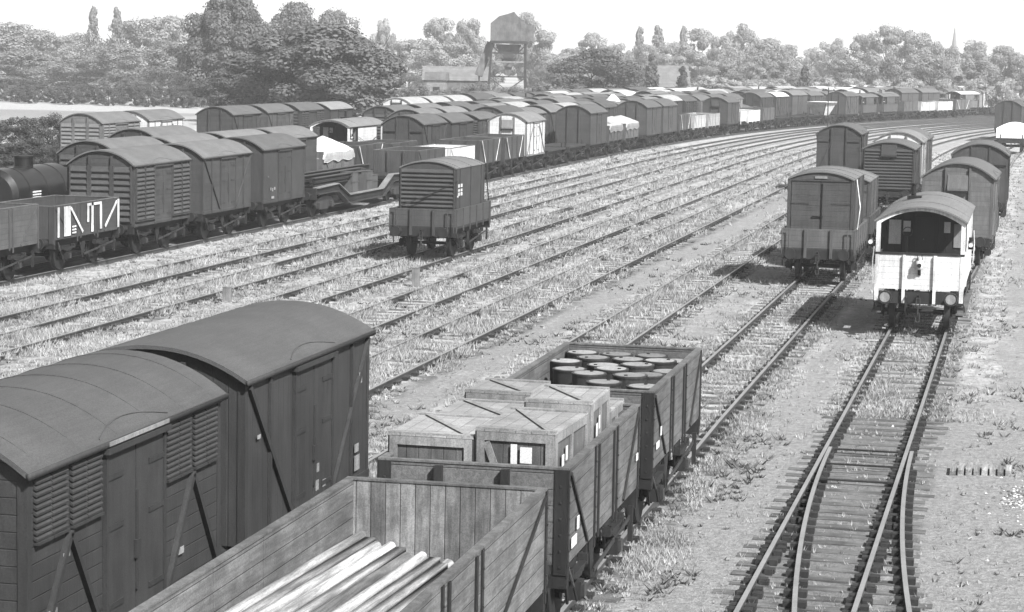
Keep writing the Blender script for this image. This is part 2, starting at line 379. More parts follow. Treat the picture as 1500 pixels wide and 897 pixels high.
def open_kit(L=5.35, W=2.38, zt=2.25, wb=2.75, raw=True, diag=False, darkend=False, load=None, interior=None, letters=False, marks=False, low=False):
    w = W/2; zf = 1.16; t = .075; wm, em = ('wood_h', 'wood_v') if raw else ('body_h', 'end_v')
    em = 'wood_h' if darkend else em
    P = []; fl = MB(); fl.box(-L/2, L/2, -w, w, 1.07, zf, 'wood_h' if raw else 'body_p')
    dw = .76; A = MB(); Bm = MB(); ir = MB(); cap = MB(); dr = MB()
    for s in (-1, 1):
        for a, c in ((-L/2, -dw), (dw, L/2)): A.box(a, c, s*w, s*(w-t), zf, zt, wm if interior is None else wm)
        dr.box(-dw+.01, dw-.01, s*(w-.002), s*(w-t), zf, zt-.012, wm)
        for a in (-dw+.15, dw-.23): dr.box(a, a+.08, s*(w+.002), s*(w+.022), 1.0, zt-.02, 'trim' if not raw else 'iron')
        if interior:
            A.box(-L/2+t, L/2-t, s*(w-t-.004), s*(w-t-.02), zf, zt, interior)
        for x in (-L/2+.03, -dw-.07, dw+.07, L/2-.03): ir.box(x-.04, x+.04, s*(w+.002), s*(w+.02), .92, zt, 'iron' if raw else 'trim')
        for e in (-1, 1):
            ir.bar((e*(L/2-.12), s*(w+.022), zt-.06), (e*(dw+.6), s*(w+.022), 1.12), .05, .02, 'iron' if raw else 'trim', up=(0, 1, 0))
            if diag: ir.bar((e*(dw+.5), s*(w+.03), 1.12), (e*(L/2-.5), s*(w+.03), zt-.03), .1, .012, 'whitep', up=(0, 1, 0))
        cap.box(-L/2, L/2, s*(w+.012), s*(w-t-.012), zt+.003, zt+.028, 'capping')
    for e in (-1, 1):
        Bm.box(e*L/2, e*(L/2-t), -w+t+.002, w-t-.002, zf, zt, em)
        cap.box(e*(L/2+.012), e*(L/2-t-.012), -w+t+.014, w-t-.014, zt+.003, zt+.028, 'capping')
        for y in (-.42, .42): ir.box(e*(L/2+.003), e*(L/2+.09), y-.05, y+.05, .8, zt-.02, 'iron' if raw else 'trim')
        for s in (-1, 1): ir.box(e*(L/2+.003), e*(L/2+.016), s*w, s*(w-.16), .95, zt, 'iron' if raw else 'trim')
    if raw:  # bolt heads
        for s in (-1, 1):
            for x in (-L/2+.03, -dw-.07, dw+.07, L/2-.03):
                for k in range(6): ir.box(x-.012, x+.012, s*(w+.021), s*(w+.032), 1.05+k*.2-.012, 1.05+k*.2+.012, 'tyre')
        for e in (-1, 1):
            for s in (-1, 1):
                for k in range(6): ir.box(e*(L/2+.017), e*(L/2+.028), s*(w-.08)-.012, s*(w-.08)+.012, 1.05+k*.2-.012, 1.05+k*.2+.012, 'tyre')
    P += [('floor', fl, (0, 0, 0), []), ('side_boards', A, (0, 0, 0), [('capping', cap)]), ('end_boards', Bm, (0, 0, 0), []), ('drop_door', dr, (0, 0, 0), []), ('ironwork', ir, (0, 0, 0), [])]
    if letters:
        q = MB(); y0, y1 = -w-.045, -w-.036
        for a, c in ((-2.45, -2.3), (-1.95, -1.45), (.25, .42), (2.45, 2.6)): q.box(a, c, y0, y1, 1.15, zt-.03, 'whitep')
        def dg(a, za_, b_, zb_): q.bar((a, -w-.04, za_), (b_, -w-.04, zb_), .1, .012, 'whitep', up=(0, 1, 0))
        dg(-1.4, zt-.1, -.45, 1.2); dg(1.4, 1.25, 2.4, zt-.1); q.box(-.1, 1.1, y0, y1, zt-.12, zt-.03, 'whitep'); q.box(.95, 1.12, y0, y1, 1.2, zt-.125, 'whitep'); q.box(-.1, .05, y0, y1, 1.5, zt-.125, 'whitep')
        for k in range(3): q.box(-1.3, -1.0, y0, y1, 1.2+k*.1, 1.25+k*.1, 'whitep')
        P.append(('painted_mark', q, (0, 0, 0), []))
    if marks:
        q = MB()
        for (x, z, a, h) in marks: q.box(x, x+a, -w-.034, -w-.024, z, z+h, 'label')
        P.append(('painted_mark', q, (0, 0, 0), []))
    if load:
        h = MB(); n = 14; zz = {}
        vs = []; fs = []
        for i in range(n+1):
            for j in range(7):
                x = -L/2+t+.01+(L-2*t-.02)*i/n; y = -w+t+.01+(W-2*t-.02)*j/6
                e = sin(pi*i/n)**.5*sin(pi*j/6)**.5; vs.append((x, y, zt-.25+e*load+random.uniform(-.08, .08)))
        for i in range(n):
            for j in range(6): fs.append((i*7+j, i*7+j+1, (i+1)*7+j+1, (i+1)*7+j))
        h.add(vs, [f[::-1] for f in fs], 'gravel'); P.append(('load', h, (0, 0, 0), []))
    return P+under(L, wb)
def flat_kit(L=5.8):
    m = MB(); m.box(-L/2, L/2, -1.2, 1.2, 1.07, 1.18, 'wood_h')
    q = MB()
    for e in (-1, 1):
        for y in (-.9, .9): q.box(e*(L/2-.06), e*(L/2+.02), y-.04, y+.04, 1.0, 1.5, 'iron')
    return [('deck', m, (0, 0, 0), [('stanchion', q)])]+under(L, 3.0)
def hopper_kit():
    m = MB(); L = 5.2
    for x0, x1, z in ((-2.4, 2.4, 2.6),):
        vs = [(-1., -.5, .9), (1., -.5, .9), (1., .5, .9), (-1., .5, .9), (-2.3, -1.2, 2.6), (2.3, -1.2, 2.6), (2.3, 1.2, 2.6), (-2.3, 1.2, 2.6)]
        m.add(vs, [(0, 3, 2, 1), (0, 1, 5, 4), (1, 2, 6, 5), (2, 3, 7, 6), (3, 0, 4, 7)], 'body_p'); m.box(-2.28, 2.28, -1.18, 1.18, 2.3, 2.5, 'gravel')
    r = MB()
    for e in (-1, 1):
        for s in (-1, 1): r.bar((e*2.5, s*.9, 1.05), (e*2.2, s*1.1, 2.5), .08, .08, 'iron')
    return [('hopper_body', m, (0, 0, 0), [('support', r)])]+under(L+.4, 3.0)
def tank_kit():
    L = 5.35; m = MB(); zc = 2.0; rr = .98
    m.cyl((-2.45, 0, zc), (2.45, 0, zc), rr, 'tank', 28); m.cyl((-2.58, 0, zc), (-2.45, 0, zc), rr*.8, 'tank', 28, rr); m.cyl((2.45, 0, zc), (2.58, 0, zc), rr, 'tank', 28, rr*.8)
    st = MB()
    for x in (-1.5, 0, 1.5): st.cyl((x-.04, 0, zc), (x+.04, 0, zc), rr+.012, 'iron', 28)
    q = MB()
    for k in range(4): q.box(-1.35, -.7, -rr-.03, -rr+.01, 1.8+k*.1, 1.85+k*.1, 'whitep')
    d = MB(); d.cyl((0, 0, zc+rr-.05), (0, 0, zc+rr+.3), .34, 'black', 16); d.cyl((0, 0, zc+rr+.3), (0, 0, zc+rr+.36), .38, 'black', 16)
    cr = MB()
    for x in (-1.6, 1.6): cr.box(x-.15, x+.15, -.9, .9, 1.06, 1.4, 'iron')
    for e in (-1, 1):
        for s in (-1, 1): cr.bar((e*2.62, s*.6, 1.1), (e*2.5, s*.5, 2.0), .08, .08, 'iron')
    return [('tank_barrel', m, (0, 0, 0), [('strap', st), ('painted_mark', q)]), ('dome', d, (0, 0, 0), []), ('cradle', cr, (0, 0, 0), [])]+under(L, 2.75)
def brake_kit(white=True, L=7.3):
    w = 1.17; h = L/2; x1 = h-1.75; wm = 'white' if white else 'body_h'; tp = 'whitep' if white else 'trim'
    body = MB(); post = MB(); ze, za = 3.0, 3.42
    prof = [(-w, 1.12), (w, 1.12), (w, ze)]+arc(w-.02, ze, za-.06, 10)+[(-w, ze)]
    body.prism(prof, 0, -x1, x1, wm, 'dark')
    for s in (-1, 1):
        for e in (-1, 1): body.box(e*x1, e*(h-.55), s*w, s*(w-.06), 1.12, 2.1, wm)
    par = MB()
    for e in (-1, 1):
        par.box(e*h, e*(h-.06), -w, w, 1.17, 2.1, wm)
        par.box(e*(h+.02), e*(h-.09), -w-.01, w+.01, 2.103, 2.16, 'iron')
        for y in (-.41, .41): post.box(e*(h+.003), e*(h+.075), y-.04, y+.04, .8, 2.1, tp)
        for s in (-1, 1):
            post.box(e*(h+.012), e*(h-.12), s*(w+.012), s*(w-.10), .84 if e < 0 else 1.1, ze+.02, tp)
        at_ = arc(w-.0, ze, za-.04, 14); post.prism(at_+[(y*.955, z-.09) for y, z in reversed(at_)], 0, e*(h+.005), e*(h-.05), tp)
        for s in (-1, 1): post.box(e*(h-.62), e*(h-.54), s*(w+.004), s*(w-.06), 1.12, ze, tp)
    blk = MB()
    for e in (-1, 1):
        x = e*(x1+.004); X = e*(x1+.03)
        blk.box(x, X, -.28, .22, 1.2, 3.0, 'black')
        for y0, y1, z0, z1, m in ((.62, .95, 2.25, 2.92, 'pane'), (.36, .56, 2.6, 2.9, 'pane'), (-.72, -.55, 2.6, 2.9, 'pane'), (-1.02, -.82, 2.2, 2.85, 'body_p')): blk.box(x, X, y0, y1, z0, z1, m)
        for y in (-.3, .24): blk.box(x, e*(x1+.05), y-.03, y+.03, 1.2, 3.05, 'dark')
        blk.cyl((e*(x1+.05), -.0, 2.4), (e*(x1+.12), 0., 2.4), .02, 'tyre', 6)
    whl = MB(); whl.tube([(-x1-.35, .42+.13*cos(t), 2.62+.13*sin(t)) for t in [i*pi/6 for i in range(13)]], .012, 'tyre', 5); whl.cyl((-x1-.35, .42, 1.2), (-x1-.35, .42, 2.5), .025, 'tyre', 6)
    roof = MB(); ow = w+.08; top = arc(ow, ze+.02, za, 18); bot = [(y*.985, z-.045) for y, z in reversed(top)]
    roof.prism(top+bot, 0, -h-.08, h+.08, 'roof')
    for x in (-1.8, 1.8): roof.prism([(y*.98, z+.02) for y, z in top]+[(y*.98, z-.01) for y, z in reversed(top)], 0, x-.03, x+.03, 'roof')
    stove = MB(); stove.cyl((.9, .45, za-.08), (.9, .45, za+.34), .075, 'black', 10); stove.cyl((.9, .45, za+.34), (.9, .45, za+.38), .11, 'black', 10); stove.box(.3, .7, .2, .6, za-.05, za+.04, 'black')
    hs = MB()
    lamp = MB(); lamp.box(-.08, .08, -.07, .07, -.12, .1, 'black'); lamp.cyl((0, 0, .1), (0, 0, .2), .06, 'black', 8); lamp.cyl((-.08, 0, 0), (-.13, 0, 0), .06, 'whitep', 12)
    tl = MB(); tl.box(-.18, -.04, -.085, .085, -.14, .1, 'whitep'); tl.cyl((-.11, 0, .1), (-.11, 0, .2), .06, 'whitep', 8); tl.cyl((-.18, 0, -.02), (-.23, 0, -.02), .06, 'black', 12); tl.tube([(-.11, -.07, .12), (-.11, -.05, .3), (-.11, .05, .3), (-.11, .07, .12)], .012, 'iron', 5); tl.box(-.04, 0, -.04, .04, -.3, .15, 'iron')
    foot = MB()
    for s in (-1, 1):
        foot.box(-h+.1, h-.1, s*1.0, s*1.26, .5, .54, 'wood_h'); 
        for k in range(7): foot.box(-h+.3+k*(2*h-.6)/6-.02, -h+.3+k*(2*h-.6)/6+.02, s*.97, s*1.03, .54, .85, 'iron')
    rails = MB()
    for s in (-1, 1):
        for e in (-1, 1): rails.tube([(e*(h-.02), s*(w+.06), 2.3), (e*(h-.02), s*(w+.09), 1.9), (e*(h-.02), s*(w+.06), 1.3)], .015, tp, 5); rails.tube([(e*(x1+.1), s*(w+.07), 2.4), (e*(x1-1.2), s*(w+.07), 2.1)], .015, 'tyre', 5)
    bp = MB(); bp.tube([(-h-.02, .32, .8), (-h-.1, .32, 1.0), (-h-.16, .33, .95), (-h-.18, .34, .6), (-h-.12, .3, .45)], .025, 'black', 7)
    P = [('vacuum_hose', bp, (0, 0, 0), []), ('body', body, (0, 0, 0), [('bulkhead_fittings', blk), ('post', post)]), ('parapet', par, (0, 0, 0), []), ('roof', roof, (0, 0, 0), [('stove_pipe', stove)]),
         ('brake_wheel', whl, (0, 0, 0), []), ('footboard', foot, (0, 0, 0), []), ('handrail', rails, (0, 0, 0), []),
         ('side_lamp', lamp, (-h+.12, w+.16, 2.42), []), ('side_lamp', lamp, (-h+.12, -w-.16, 2.42), []), ('tail_lamp', tl, (-h, 0, 1.86), [])]
    return P+under(L, 4.9, True)
def well_kit():
    L = 15.; fr = MB()
    prof = [(-7.5, 1.05), (-4.6, 1.05), (-2.9, .42), (2.9, .42), (4.6, 1.05), (7.5, 1.05), (7.5, 1.3), (4.5, 1.36), (2.75, .76), (-2.75, .76), (-4.5, 1.36), (-7.5, 1.3)]
    for s in (-1, 1):
        fr.prism(prof, 1, s*1.2, s*1.12, 'iron'); up = [(-7.5, 1.3), (-4.5, 1.36), (-2.75, .76), (2.75, .76), (4.5, 1.36), (7.5, 1.3)]
        for (a, b), (c, d) in zip(up[:-1], up[1:]): fr.bar((a, s*1.16, b+.01), (c, s*1.16, d+.01), .3, .04, 'concrete')
        up = [(-7.5, 1.05), (-4.6, 1.05), (-2.9, .42), (2.9, .42), (4.6, 1.05), (7.5, 1.05)]
        for (a, b), (c, d) in zip(up[:-1], up[1:]): fr.bar((a, s*1.19, b-.01), (c, s*1.19, d-.01), .28, .04, 'tyre')
    fr.box(-7.5, -4.6, -1.1, 1.1, 1.1, 1.28, 'iron'); fr.box(4.6, 7.5, -1.1, 1.1, 1.1, 1.28, 'iron'); fr.box(-2.8, 2.8, -1.1, 1.1, .5, .7, 'wood_h')
    for e in (-1, 1): fr.box(e*7.5, e*7.62, -1.2, 1.2, .8, 1.28, 'iron')
    bg = MB()
    for s in (-1, 1):
        bg.prism([(-1.35, .55), (-1.1, .78), (-.4, .88), (.4, .88), (1.1, .78), (1.35, .55), (1.1, .36), (.75, .42), (.45, .3), (-.45, .3), (-.75, .42), (-1.1, .36)], 1, s*1.0, s*1.08, 'tyre')
        for x in (-.9, .9): bg.box(x-.13, x+.13, s*1.08, s*1.2, .36, .62, 'tyre')
    bg.box(-.3, .3, -.95, .95, .55, .95, 'iron'); W = wheelset()
    P = [('main_frame', fr, (0, 0, 0), [])]
    for x in (-6.0, 6.0):
        P.append(('bogie_frame', bg, (x, 0, 0), [])); P += [('wheelset', W, (x-.9, 0, 0), []), ('wheelset', W, (x+.9, 0, 0), [])]
    b = buffer(); fb = flip(b)
    for y in (-.87, .87): P += [('buffer', b, (-7.62, y, .98), []), ('buffer', fb, (7.62, y, .98), [])]
    return P
def container_kit(style='door', L=4.2, W=2.1, H=2.15, z=0):
    w = W/2; b = MB(); prof = [(-w, 0), (w, 0), (w, H-.28)]+arc(w-.01, H-.28, H-.03, 10)+[(-w, H-.28)]
    b.prism(prof, 0, -L/2, L/2, 'body_h' if style == 'door' else 'body_p', 'body_h' if style == 'door' else 'body_p')
    for e in (-1, 1):
        for s in (-1, 1): b.box(e*(L/2+.02), e*(L/2-.08), s*(w+.02), s*(w-.08), 0, H-.27, 'trim')
    d = MB(); e = -1; x = -L/2
    if style == 'door':
        d.box(x-.025, x-.003, -w+.12, -.012, .12, H-.36, 'body_h'); d.box(x-.025, x-.003, .012, w-.12, .12, H-.36, 'body_h')
        for z_ in (.55, 1.45):
            for a, c in ((-w+.1, -w+.7), (w-.7, w-.1)): d.box(x-.045, x-.026, a, c, z_-.025, z_+.025, 'trim')
        d.cyl((x-.05, -.05, .1), (x-.05, -.05, H-.4), .018, 'black', 6); d.box(x-.08, x-.026, -.1, .25, 1.0, 1.04, 'black'); d.box(x-.04, x-.003, -w+.1, w-.1, H-.35, H-.32, 'black')
        d.box(x-.03, x-.003, -.2, .2, H-.24, H-.16, 'chalk')
    else:
        end_louvres(d, -w+.06, w-.06, .02, H-.3, x, -1, 13)
    rf = MB(); t = arc(w+.022, H-.25, H, 14); rf.prism(t+[(y*.985, z_-.04) for y, z_ in reversed(t)], 0, -L/2-.05, L/2+.05, 'roof')
    for x_ in (-L/2+.4, 0, L/2-.4): rf.prism([(y, z_+.02) for y, z_ in t]+[(y, z_-.01) for y, z_ in reversed(t)], 0, x_-.03, x_+.03, 'roof')
    st = MB()
    for s in (-1, 1):
        for x_ in (-L/2+.5, 0, L/2-.5): st.box(x_-.03, x_+.03, s*(w+.003), s*(w+.03), .02, H-.29, 'trim')
        if style == 'louvre': 
            for z_, h_ in ((1.35, .12), (1.2, .09), (1.05, .12)): st.box(-L/2+.25, -L/2+.85, s*(w+.003), s*(w+.012), z_, z_+h_, 'whitep')
            st.box(-L/2+.1, -L/2+.3, s*(w+.003), s*(w+.012), 1.0, 1.06, 'whitep')
    return [('body', b, (0, 0, 0), [('side_strap', st)]), ('roof', rf, (0, 0, 0), []), ('end_door' if style == 'door' else 'louvre_panel', d, (0, 0, 0), [])]
def dropside_kit(L=5.35, h=.62, wood='body_h'):
    w = 1.2; zf = 1.15; m = MB(); ir = MB(); fl = MB(); fl.box(-L/2, L/2, -w, w, 1.06, zf, 'wood_h')
    for s in (-1, 1): m.box(-L/2, L/2, s*w, s*(w-.07), zf, zf+h, wood); [ir.box(x-.04, x+.04, s*(w+.002), s*(w+.03), .95, zf+h, 'trim') for x in (-2.5, -1.5, -.5, .5, 1.5, 2.5)]
    for e in (-1, 1):
        m.box(e*L/2, e*(L/2-.07), -w+.072, w-.072, zf, zf+h, wood); [ir.box(e*(L/2+.003), e*(L/2+.07), y-.045, y+.045, .82, zf+h, 'trim') for y in (-.42, .42)]
        for s in (-1, 1): ir.tube([(e*(L/2+.12), s*(w-.02), .95), (e*(L/2+.12), s*(w-.02), zf+h), (e*(L/2+.12), s*(w-.25), zf+h), (e*(L/2+.12), s*(w-.25), .95)], .02, 'trim', 5)
    return [('floor', fl, (0, 0, 0), []), ('side_boards', m, (0, 0, 0), []), ('ironwork', ir, (0, 0, 0), [])]+under(L, 2.75)
def tarp_kit(L=5.3, ridge=3.0, zt=2.3, hump=1):
    m = MB(); n = 16; k = 10; vs = []; fs = []
    for i in range(n+1):
        for j in range(k+1):
            x = -L/2-.03+(L+.06)*i/n; u = -1+2*j/k; yy = max(-1, min(1, u*1.25)); zz = zt+.03+(ridge-zt)*(1-abs(yy))**.7*(.75+.25*sin(3*pi*i/n*hump+1))
            if abs(u) > .8: zz = zt+.03-(abs(u)-.8)*2.2*(1+.12*sin(i*1.1))
            if i in (0, n): zz = min(zz, zt-.25)
            vs.append((x, yy*1.27+(.02 if u > 0 else -.02)*sin(i*2.3), zz+random.uniform(-.03, .03)))
    for i in range(n):
        for j in range(k): fs.append((i*(k+1)+j, (i+1)*(k+1)+j, (i+1)*(k+1)+j+1, i*(k+1)+j+1))
    m.add(vs, fs, 'tarp'); m.add([(a, b, c-.03) for a, b, c in vs], [f[::-1] for f in fs], 'tarp'); return m

KITS['van_door'] = van_kit(side='h', style='door', end='post')
KITS['van_fore'] = van_kit(za=3.59, side='v', style='door', end='post', marks=((.1, 1.3, .12, .14), (.14, 1.55, .1, .12), (.4, 1.3, .14, .1), (.45, 1.15, .1, .07), (1.9, 1.25, .25, .22), (1.9, 1.52, .2, .12), (2.1, 2.5, .14, .16), (-1.9, 1.15, .3, .05), (-2.3, 2.4, .12, .05)))
KITS['van_louvre_fore'] = van_kit(L=5.35, ze=3.15, za=3.62, side='h', style='louvre', end='post', ribs=True, marks=((-2.35, 1.55, .3, .13), (-1.9, 2.14, .16, .05), (1.2, 1.5, .22, .08)))
KITS['van_frame'] = van_kit(side='v', style='frame', end='post')
KITS['van_plain'] = van_kit(side='h', style='plain', end='vent', ze=3.15, za=3.65)
KITS['van_halves'] = van_kit(side='v', style='door', end='halves')
KITS['van_louvre'] = van_kit(side='h', style='fulllouvre', end='louvre3')
KITS['van_hvent'] = van_kit(side='h', style='frame', end='vent', ze=3.2, za=3.75, W=2.5)
KITS['van_low'] = van_kit(side='h', style='frame', end='louvre', ze=3.1, za=3.45, ribs=2)
KITS['van_meat'] = van_kit(side='h', style='frame', end='louvre', ze=3.2, za=3.6, ribs=2)
KITS['van_enddoor'] = van_kit(side='h', style='door', end='door')
KITS['van_white'] = van_kit(side='w', style='frame', end='vent')
KITS['van_tall'] = van_kit(side='h', style='plain', end='post', ze=3.3, za=3.85, L=6.2, W=2.5)
KITS['van_chalk'] = van_kit(side='v', style='plain', end='post', ze=3.25, za=3.75, marks=((-1.9, 1.55, .14, .12), (-1.65, 1.5, .12, .14), (-1.4, 1.55, .14, .12), (-1.75, 1.2, .34, .1), (-2.2, 2.1, .1, .06)))
KITS['open_raw'] = open_kit(L=8.2, wb=4.6)
KITS['open_raw_marks'] = open_kit(darkend=True, marks=((-2.5, 1.25, .32, .13), (-2.15, 1.42, .12, .16), (2.35, 1.5, .14, .1)))
KITS['open_drum'] = open_kit(darkend=True, marks=((-2.4, 1.35, .28, .1), (-2.0, 1.5, .1, .14)))
KITS['open_paint'] = open_kit(raw=False, zt=2.3)
KITS['open_diag'] = open_kit(raw=False, zt=2.4, diag=True)
KITS['open_letter'] = open_kit(raw=False, zt=2.15, letters=True)
KITS['open_load'] = open_kit(raw=False, zt=2.2, load=.5)
KITS['open_white'] = open_kit(raw=False, zt=2.2, interior='whitep')
KITS['flat'] = flat_kit(); KITS['hopper'] = hopper_kit(); KITS['tank'] = tank_kit(); KITS['brake'] = brake_kit(); KITS['brake_grey'] = brake_kit(False, 6.6); KITS['well'] = well_kit()
KITS['dropside'] = dropside_kit(); KITS['cont_door'] = container_kit('door', 4.3, 2.14, 2.5); KITS['cont_small'] = container_kit('door', 4.3, 2.1, 2.05)
KITS['cont_louvre'] = container_kit('louvre', 4.2, 2.1, 2.3)

for _k in KITS: KITS[_k] = split_kit(KITS[_k])

# ------------------------------------------------------------------ track geometry: straight and parallel, then curving to the right
KC, Y0 = 4.4e-6, 140.
def _base():
    out = []; x = 0.; y = -10.; psi = 0.; s = -10.
    while s < 470:
        out.append((x, y, psi))
        psi = 0. if y < Y0 else (math.atan(3*KC*(y-Y0)**2) if y < 320 else psi+.5/230.)
        x += .5*sin(psi); y += .5*cos(psi); s += .5
    return np.array(out)
BASE = _base()
class Track:
    def __init__(s, d, shift=None):
        b = BASE; x = b[:, 0]+d*np.cos(b[:, 2]); y = b[:, 1]-d*np.sin(b[:, 2]); s.psi = b[:, 2].copy()
        if shift is not None:
            x = x+shift(y); s.psi = s.psi+np.arctan(np.gradient(shift(y), y))
        s.x, s.y = x, y; s.S = np.concatenate([[0], np.cumsum(np.hypot(np.diff(x), np.diff(y)))])-10.
    def at(s, S): return float(np.interp(S, s.S, s.x)), float(np.interp(S, s.S, s.y)), float(np.interp(S, s.S, s.psi))
TR = {'H': Track(-2.78, lambda y: np.clip((y-68)*.022, 0, .6)), 'G': Track(-6.65, lambda y: np.clip((45-y)*.0085, 0, .24)), 'F': Track(-10.55), 'E': Track(-14.5), 'D': Track(-17.6), 'C': Track(-21.0), 'B': Track(-24.5), 'A': Track(-27.65)}
TR['X'] = Track(-4.6)
for k in range(7): TR['T%d' % k] = Track(-31.7-3.8*k)
TR['J'] = Track(1.2)
ALL = {}
def place(kit, tr, S, name, label, cat, group=None, body=.1, roof=.22, aux=1., flat=None, L=None):
    L = L or {'open_raw': 8.2, 'brake': 7.3, 'brake_grey': 6.6, 'well': 15., 'van_tall': 6.2, 'flat': 5.8}.get(kit, 5.35)
    if flat is None: flat = S > 152
    o = assemble(kit, name, flat, (body, roof, aux)); x, y, p = TR[tr].at(S+L/2)
    o.location = (x, y, 0); o.rotation_euler = (0, 0, pi/2-p); tag(o, label, cat, group); return o

# ------------------------------------------------------------------ rolling stock in the photograph
GF = 'wagons standing in the far sidings'
# foreground
place('van_louvre_fore', 'F', 19.95, 'covered_van', 'dark grey louvred van with ribbed roof, nearest at the lower left', 'van', body=.1, roof=.19)
place('van_fore', 'F', 26.2, 'covered_van', 'tall dark van with plain curved roof, right behind the near louvred van', 'van', body=.1, roof=.2)
place('open_raw', 'G', 17.0, 'open_wagon', 'weathered open wagon loaded with long peeled poles, nearest the camera', 'wagon', body=1.)
place('open_raw_marks', 'G', 26.5, 'open_wagon', 'weathered open wagon heaped with large wooden crates', 'wagon', body=.8)
place('open_drum', 'G', 33.15, 'open_wagon', 'weathered open wagon carrying steel drums', 'wagon', body=.75)
# track H
bv = place('brake', 'H', 61.5, 'brake_van', 'white brake van with open veranda, tail lamp and hanging coupling chain', 'brake van', roof=.42, body=.6)
place('van_hvent', 'H', 82, 'covered_van', 'grey van with boarded end and hooded vent just behind the white brake van', 'van', body=.33, roof=.3)
place('van_halves', 'H', 103.5, 'covered_van', 'dark round ended van second behind the white brake van', 'van', body=.14, roof=.28)
place('van_tall', 'X', 222, 'covered_van', 'dark van at the right edge beside the white sheeted load', 'van', body=.12, roof=.2, flat=True)
place('van_tall', 'X', 229.5, 'covered_van', 'dark van behind the one at the right edge, mostly hidden', 'van', body=.12, roof=.3, flat=True)
# track G far
place('dropside', 'G', 74.2, 'flat_wagon', 'low sided wagon carrying the double door container left of the brake van', 'wagon', body=.26)
place('dropside', 'G', 81.2, 'flat_wagon', 'low sided wagon under the second grey container behind', 'wagon', body=.17)
place('van_low', 'G', 110.5, 'covered_van', 'louvre ended van with boxed vent between the containers and spotted roof van', 'van', body=.1, roof=.33)
place('van_white', 'G', 118, 'covered_van', 'pale sided van with light spotted roof behind the louvre ended van', 'van', body=.5, roof=.5)
place('van_plain', 'G', 124.6, 'covered_van', 'plain grey van hidden behind the pale sided van', 'van', body=.16, roof=.3)
place('van_enddoor', 'F', 128.5, 'covered_van', 'dark van with braced end door standing alone on the middle track', 'van', body=.12, roof=.25)
# track C
place('dropside', 'C', 77.6, 'flat_wagon', 'low sided wagon alone on grass carrying the louvred container', 'wagon', body=.17)
# front far row T0
T0 = [
 ('open_paint', 60.9, 'grey open wagon with white posts cut by the left edge', 'open_wagon', .24, .2), ('open_letter', 67.4, 'low open wagon with broad white diagonal stripes on its side', 'open_wagon', .16, .2),
 ('van_louvre', 74.0, 'fully louvred van coupled behind the white striped open wagon', 'covered_van', .16, .34), ('van_door', 80.8, 'grey van with long diagonal brace next to the fully louvred van', 'covered_van', .15, .38),
 ('van_chalk', 87.7, 'tall dark van with chalk scribbles on its side by the well wagon', 'covered_van', .13, .26), ('well', 94.9, 'long bogie well wagon with cranked frame carrying steel sections', 'well_wagon', .1, .2),
 ('open_paint', 111.8, 'dark open wagon just beyond the bogie well wagon', 'open_wagon', .15, .2), ('open_white', 118.4, 'open wagon with whitened inside beyond the louvred container', 'open_wagon', 2.0, .5),
 ('open_diag', 125.0, 'open wagon with white diagonal strips, nearer of two by the white van', 'open_wagon', .15, .2), ('open_diag', 131.2, 'open wagon with white diagonal strips touching the white van', 'open_wagon', .16, .2),
 ('van_white', 137.1, 'white boarded van with dark framing in the front far row', 'covered_van', .6, .5), ('flat', 143.6, 'empty flat wagon next to the white boarded van', 'flat_wagon', .2, .2), ('flat', 150.6, 'empty flat wagon in front of the big dark van', 'flat_wagon', .2, .2),
 ('van_tall', 157.6, 'big dark van with three panel end behind the empty flats', 'covered_van', .13, .26), ('open_load', 165, 'open wagon with untidy sheeted load behind the big dark van', 'open_wagon', .2, .2), ('open_load', 171.6, 'open wagon under a pale sheet left of the tall vans', 'open_wagon', .3, .2),
 ('van_tall', 180.2, 'tall grey van, nearer of the two tall ones mid row', 'covered_van', .15, .25), ('van_tall', 187.4, 'tall grey van, farther of the two tall ones mid row', 'covered_van', .17, .25), ('open_diag', 195.2, 'grey open wagon just right of the two tall vans', 'open_wagon', .2, .2),
 ('open_white', 202, 'pale open wagon with bright door beyond the tall vans', 'open_wagon', 1.3, .2), ('open_white', 208.6, 'pale open wagon beside the braced dark van', 'open_wagon', 1.0, .2),
 ('van_plain', 217.5, 'dark van with end vent past the pale open wagons', 'covered_van', .13, .24), ('open_white', 227.5, 'bright white open wagon right of the vented dark van', 'open_wagon', 2.2, .2), ('open_paint', 234.2, 'mid grey open wagon right of the bright white one', 'open_wagon', .26, .2),
 ('flat', 241, 'dark low flat wagon left of the slim post', 'flat_wagon', .1, .1), ('flat', 248, 'dark low flat wagon behind the slim post', 'flat_wagon', .1, .1), ('flat', 255, 'dark low flat wagon before the white hopper', 'flat_wagon', .1, .1),
 ('hopper', 262.5, 'white tapered hopper wagon in the distant front row', 'hopper_wagon', 2., .2), ('van_door', 271, 'grey van to the right of the white hopper', 'covered_van', .17, .25),
 ('brake_grey', 278, 'grey brake van with dark veranda, left of the distant pair', 'brake_van', .2, .3), ('brake_grey', 286.5, 'grey brake van with dark veranda, right of the distant pair', 'brake_van', .2, .3),
 ('open_paint', 295, 'plain grey open wagon right of the two distant brake vans', 'open_wagon', .24, .2), ('open_white', 301.6, 'light open wagon, first pale one at the distant right', 'open_wagon', 1.4, .2), ('open_white', 308.2, 'bright open wagon, second pale one at the distant right', 'open_wagon', 2., .2),
 ('open_diag', 314.8, 'grey white patched open wagon, last open before the right edge van', 'open_wagon', .3, .2)]
for kit, S, lab, nm, b, r in T0: place(kit, 'T0', S, nm, lab, {'covered_van': 'van', 'brake_van': 'brake van'}.get(nm, 'wagon'), GF, b, r)
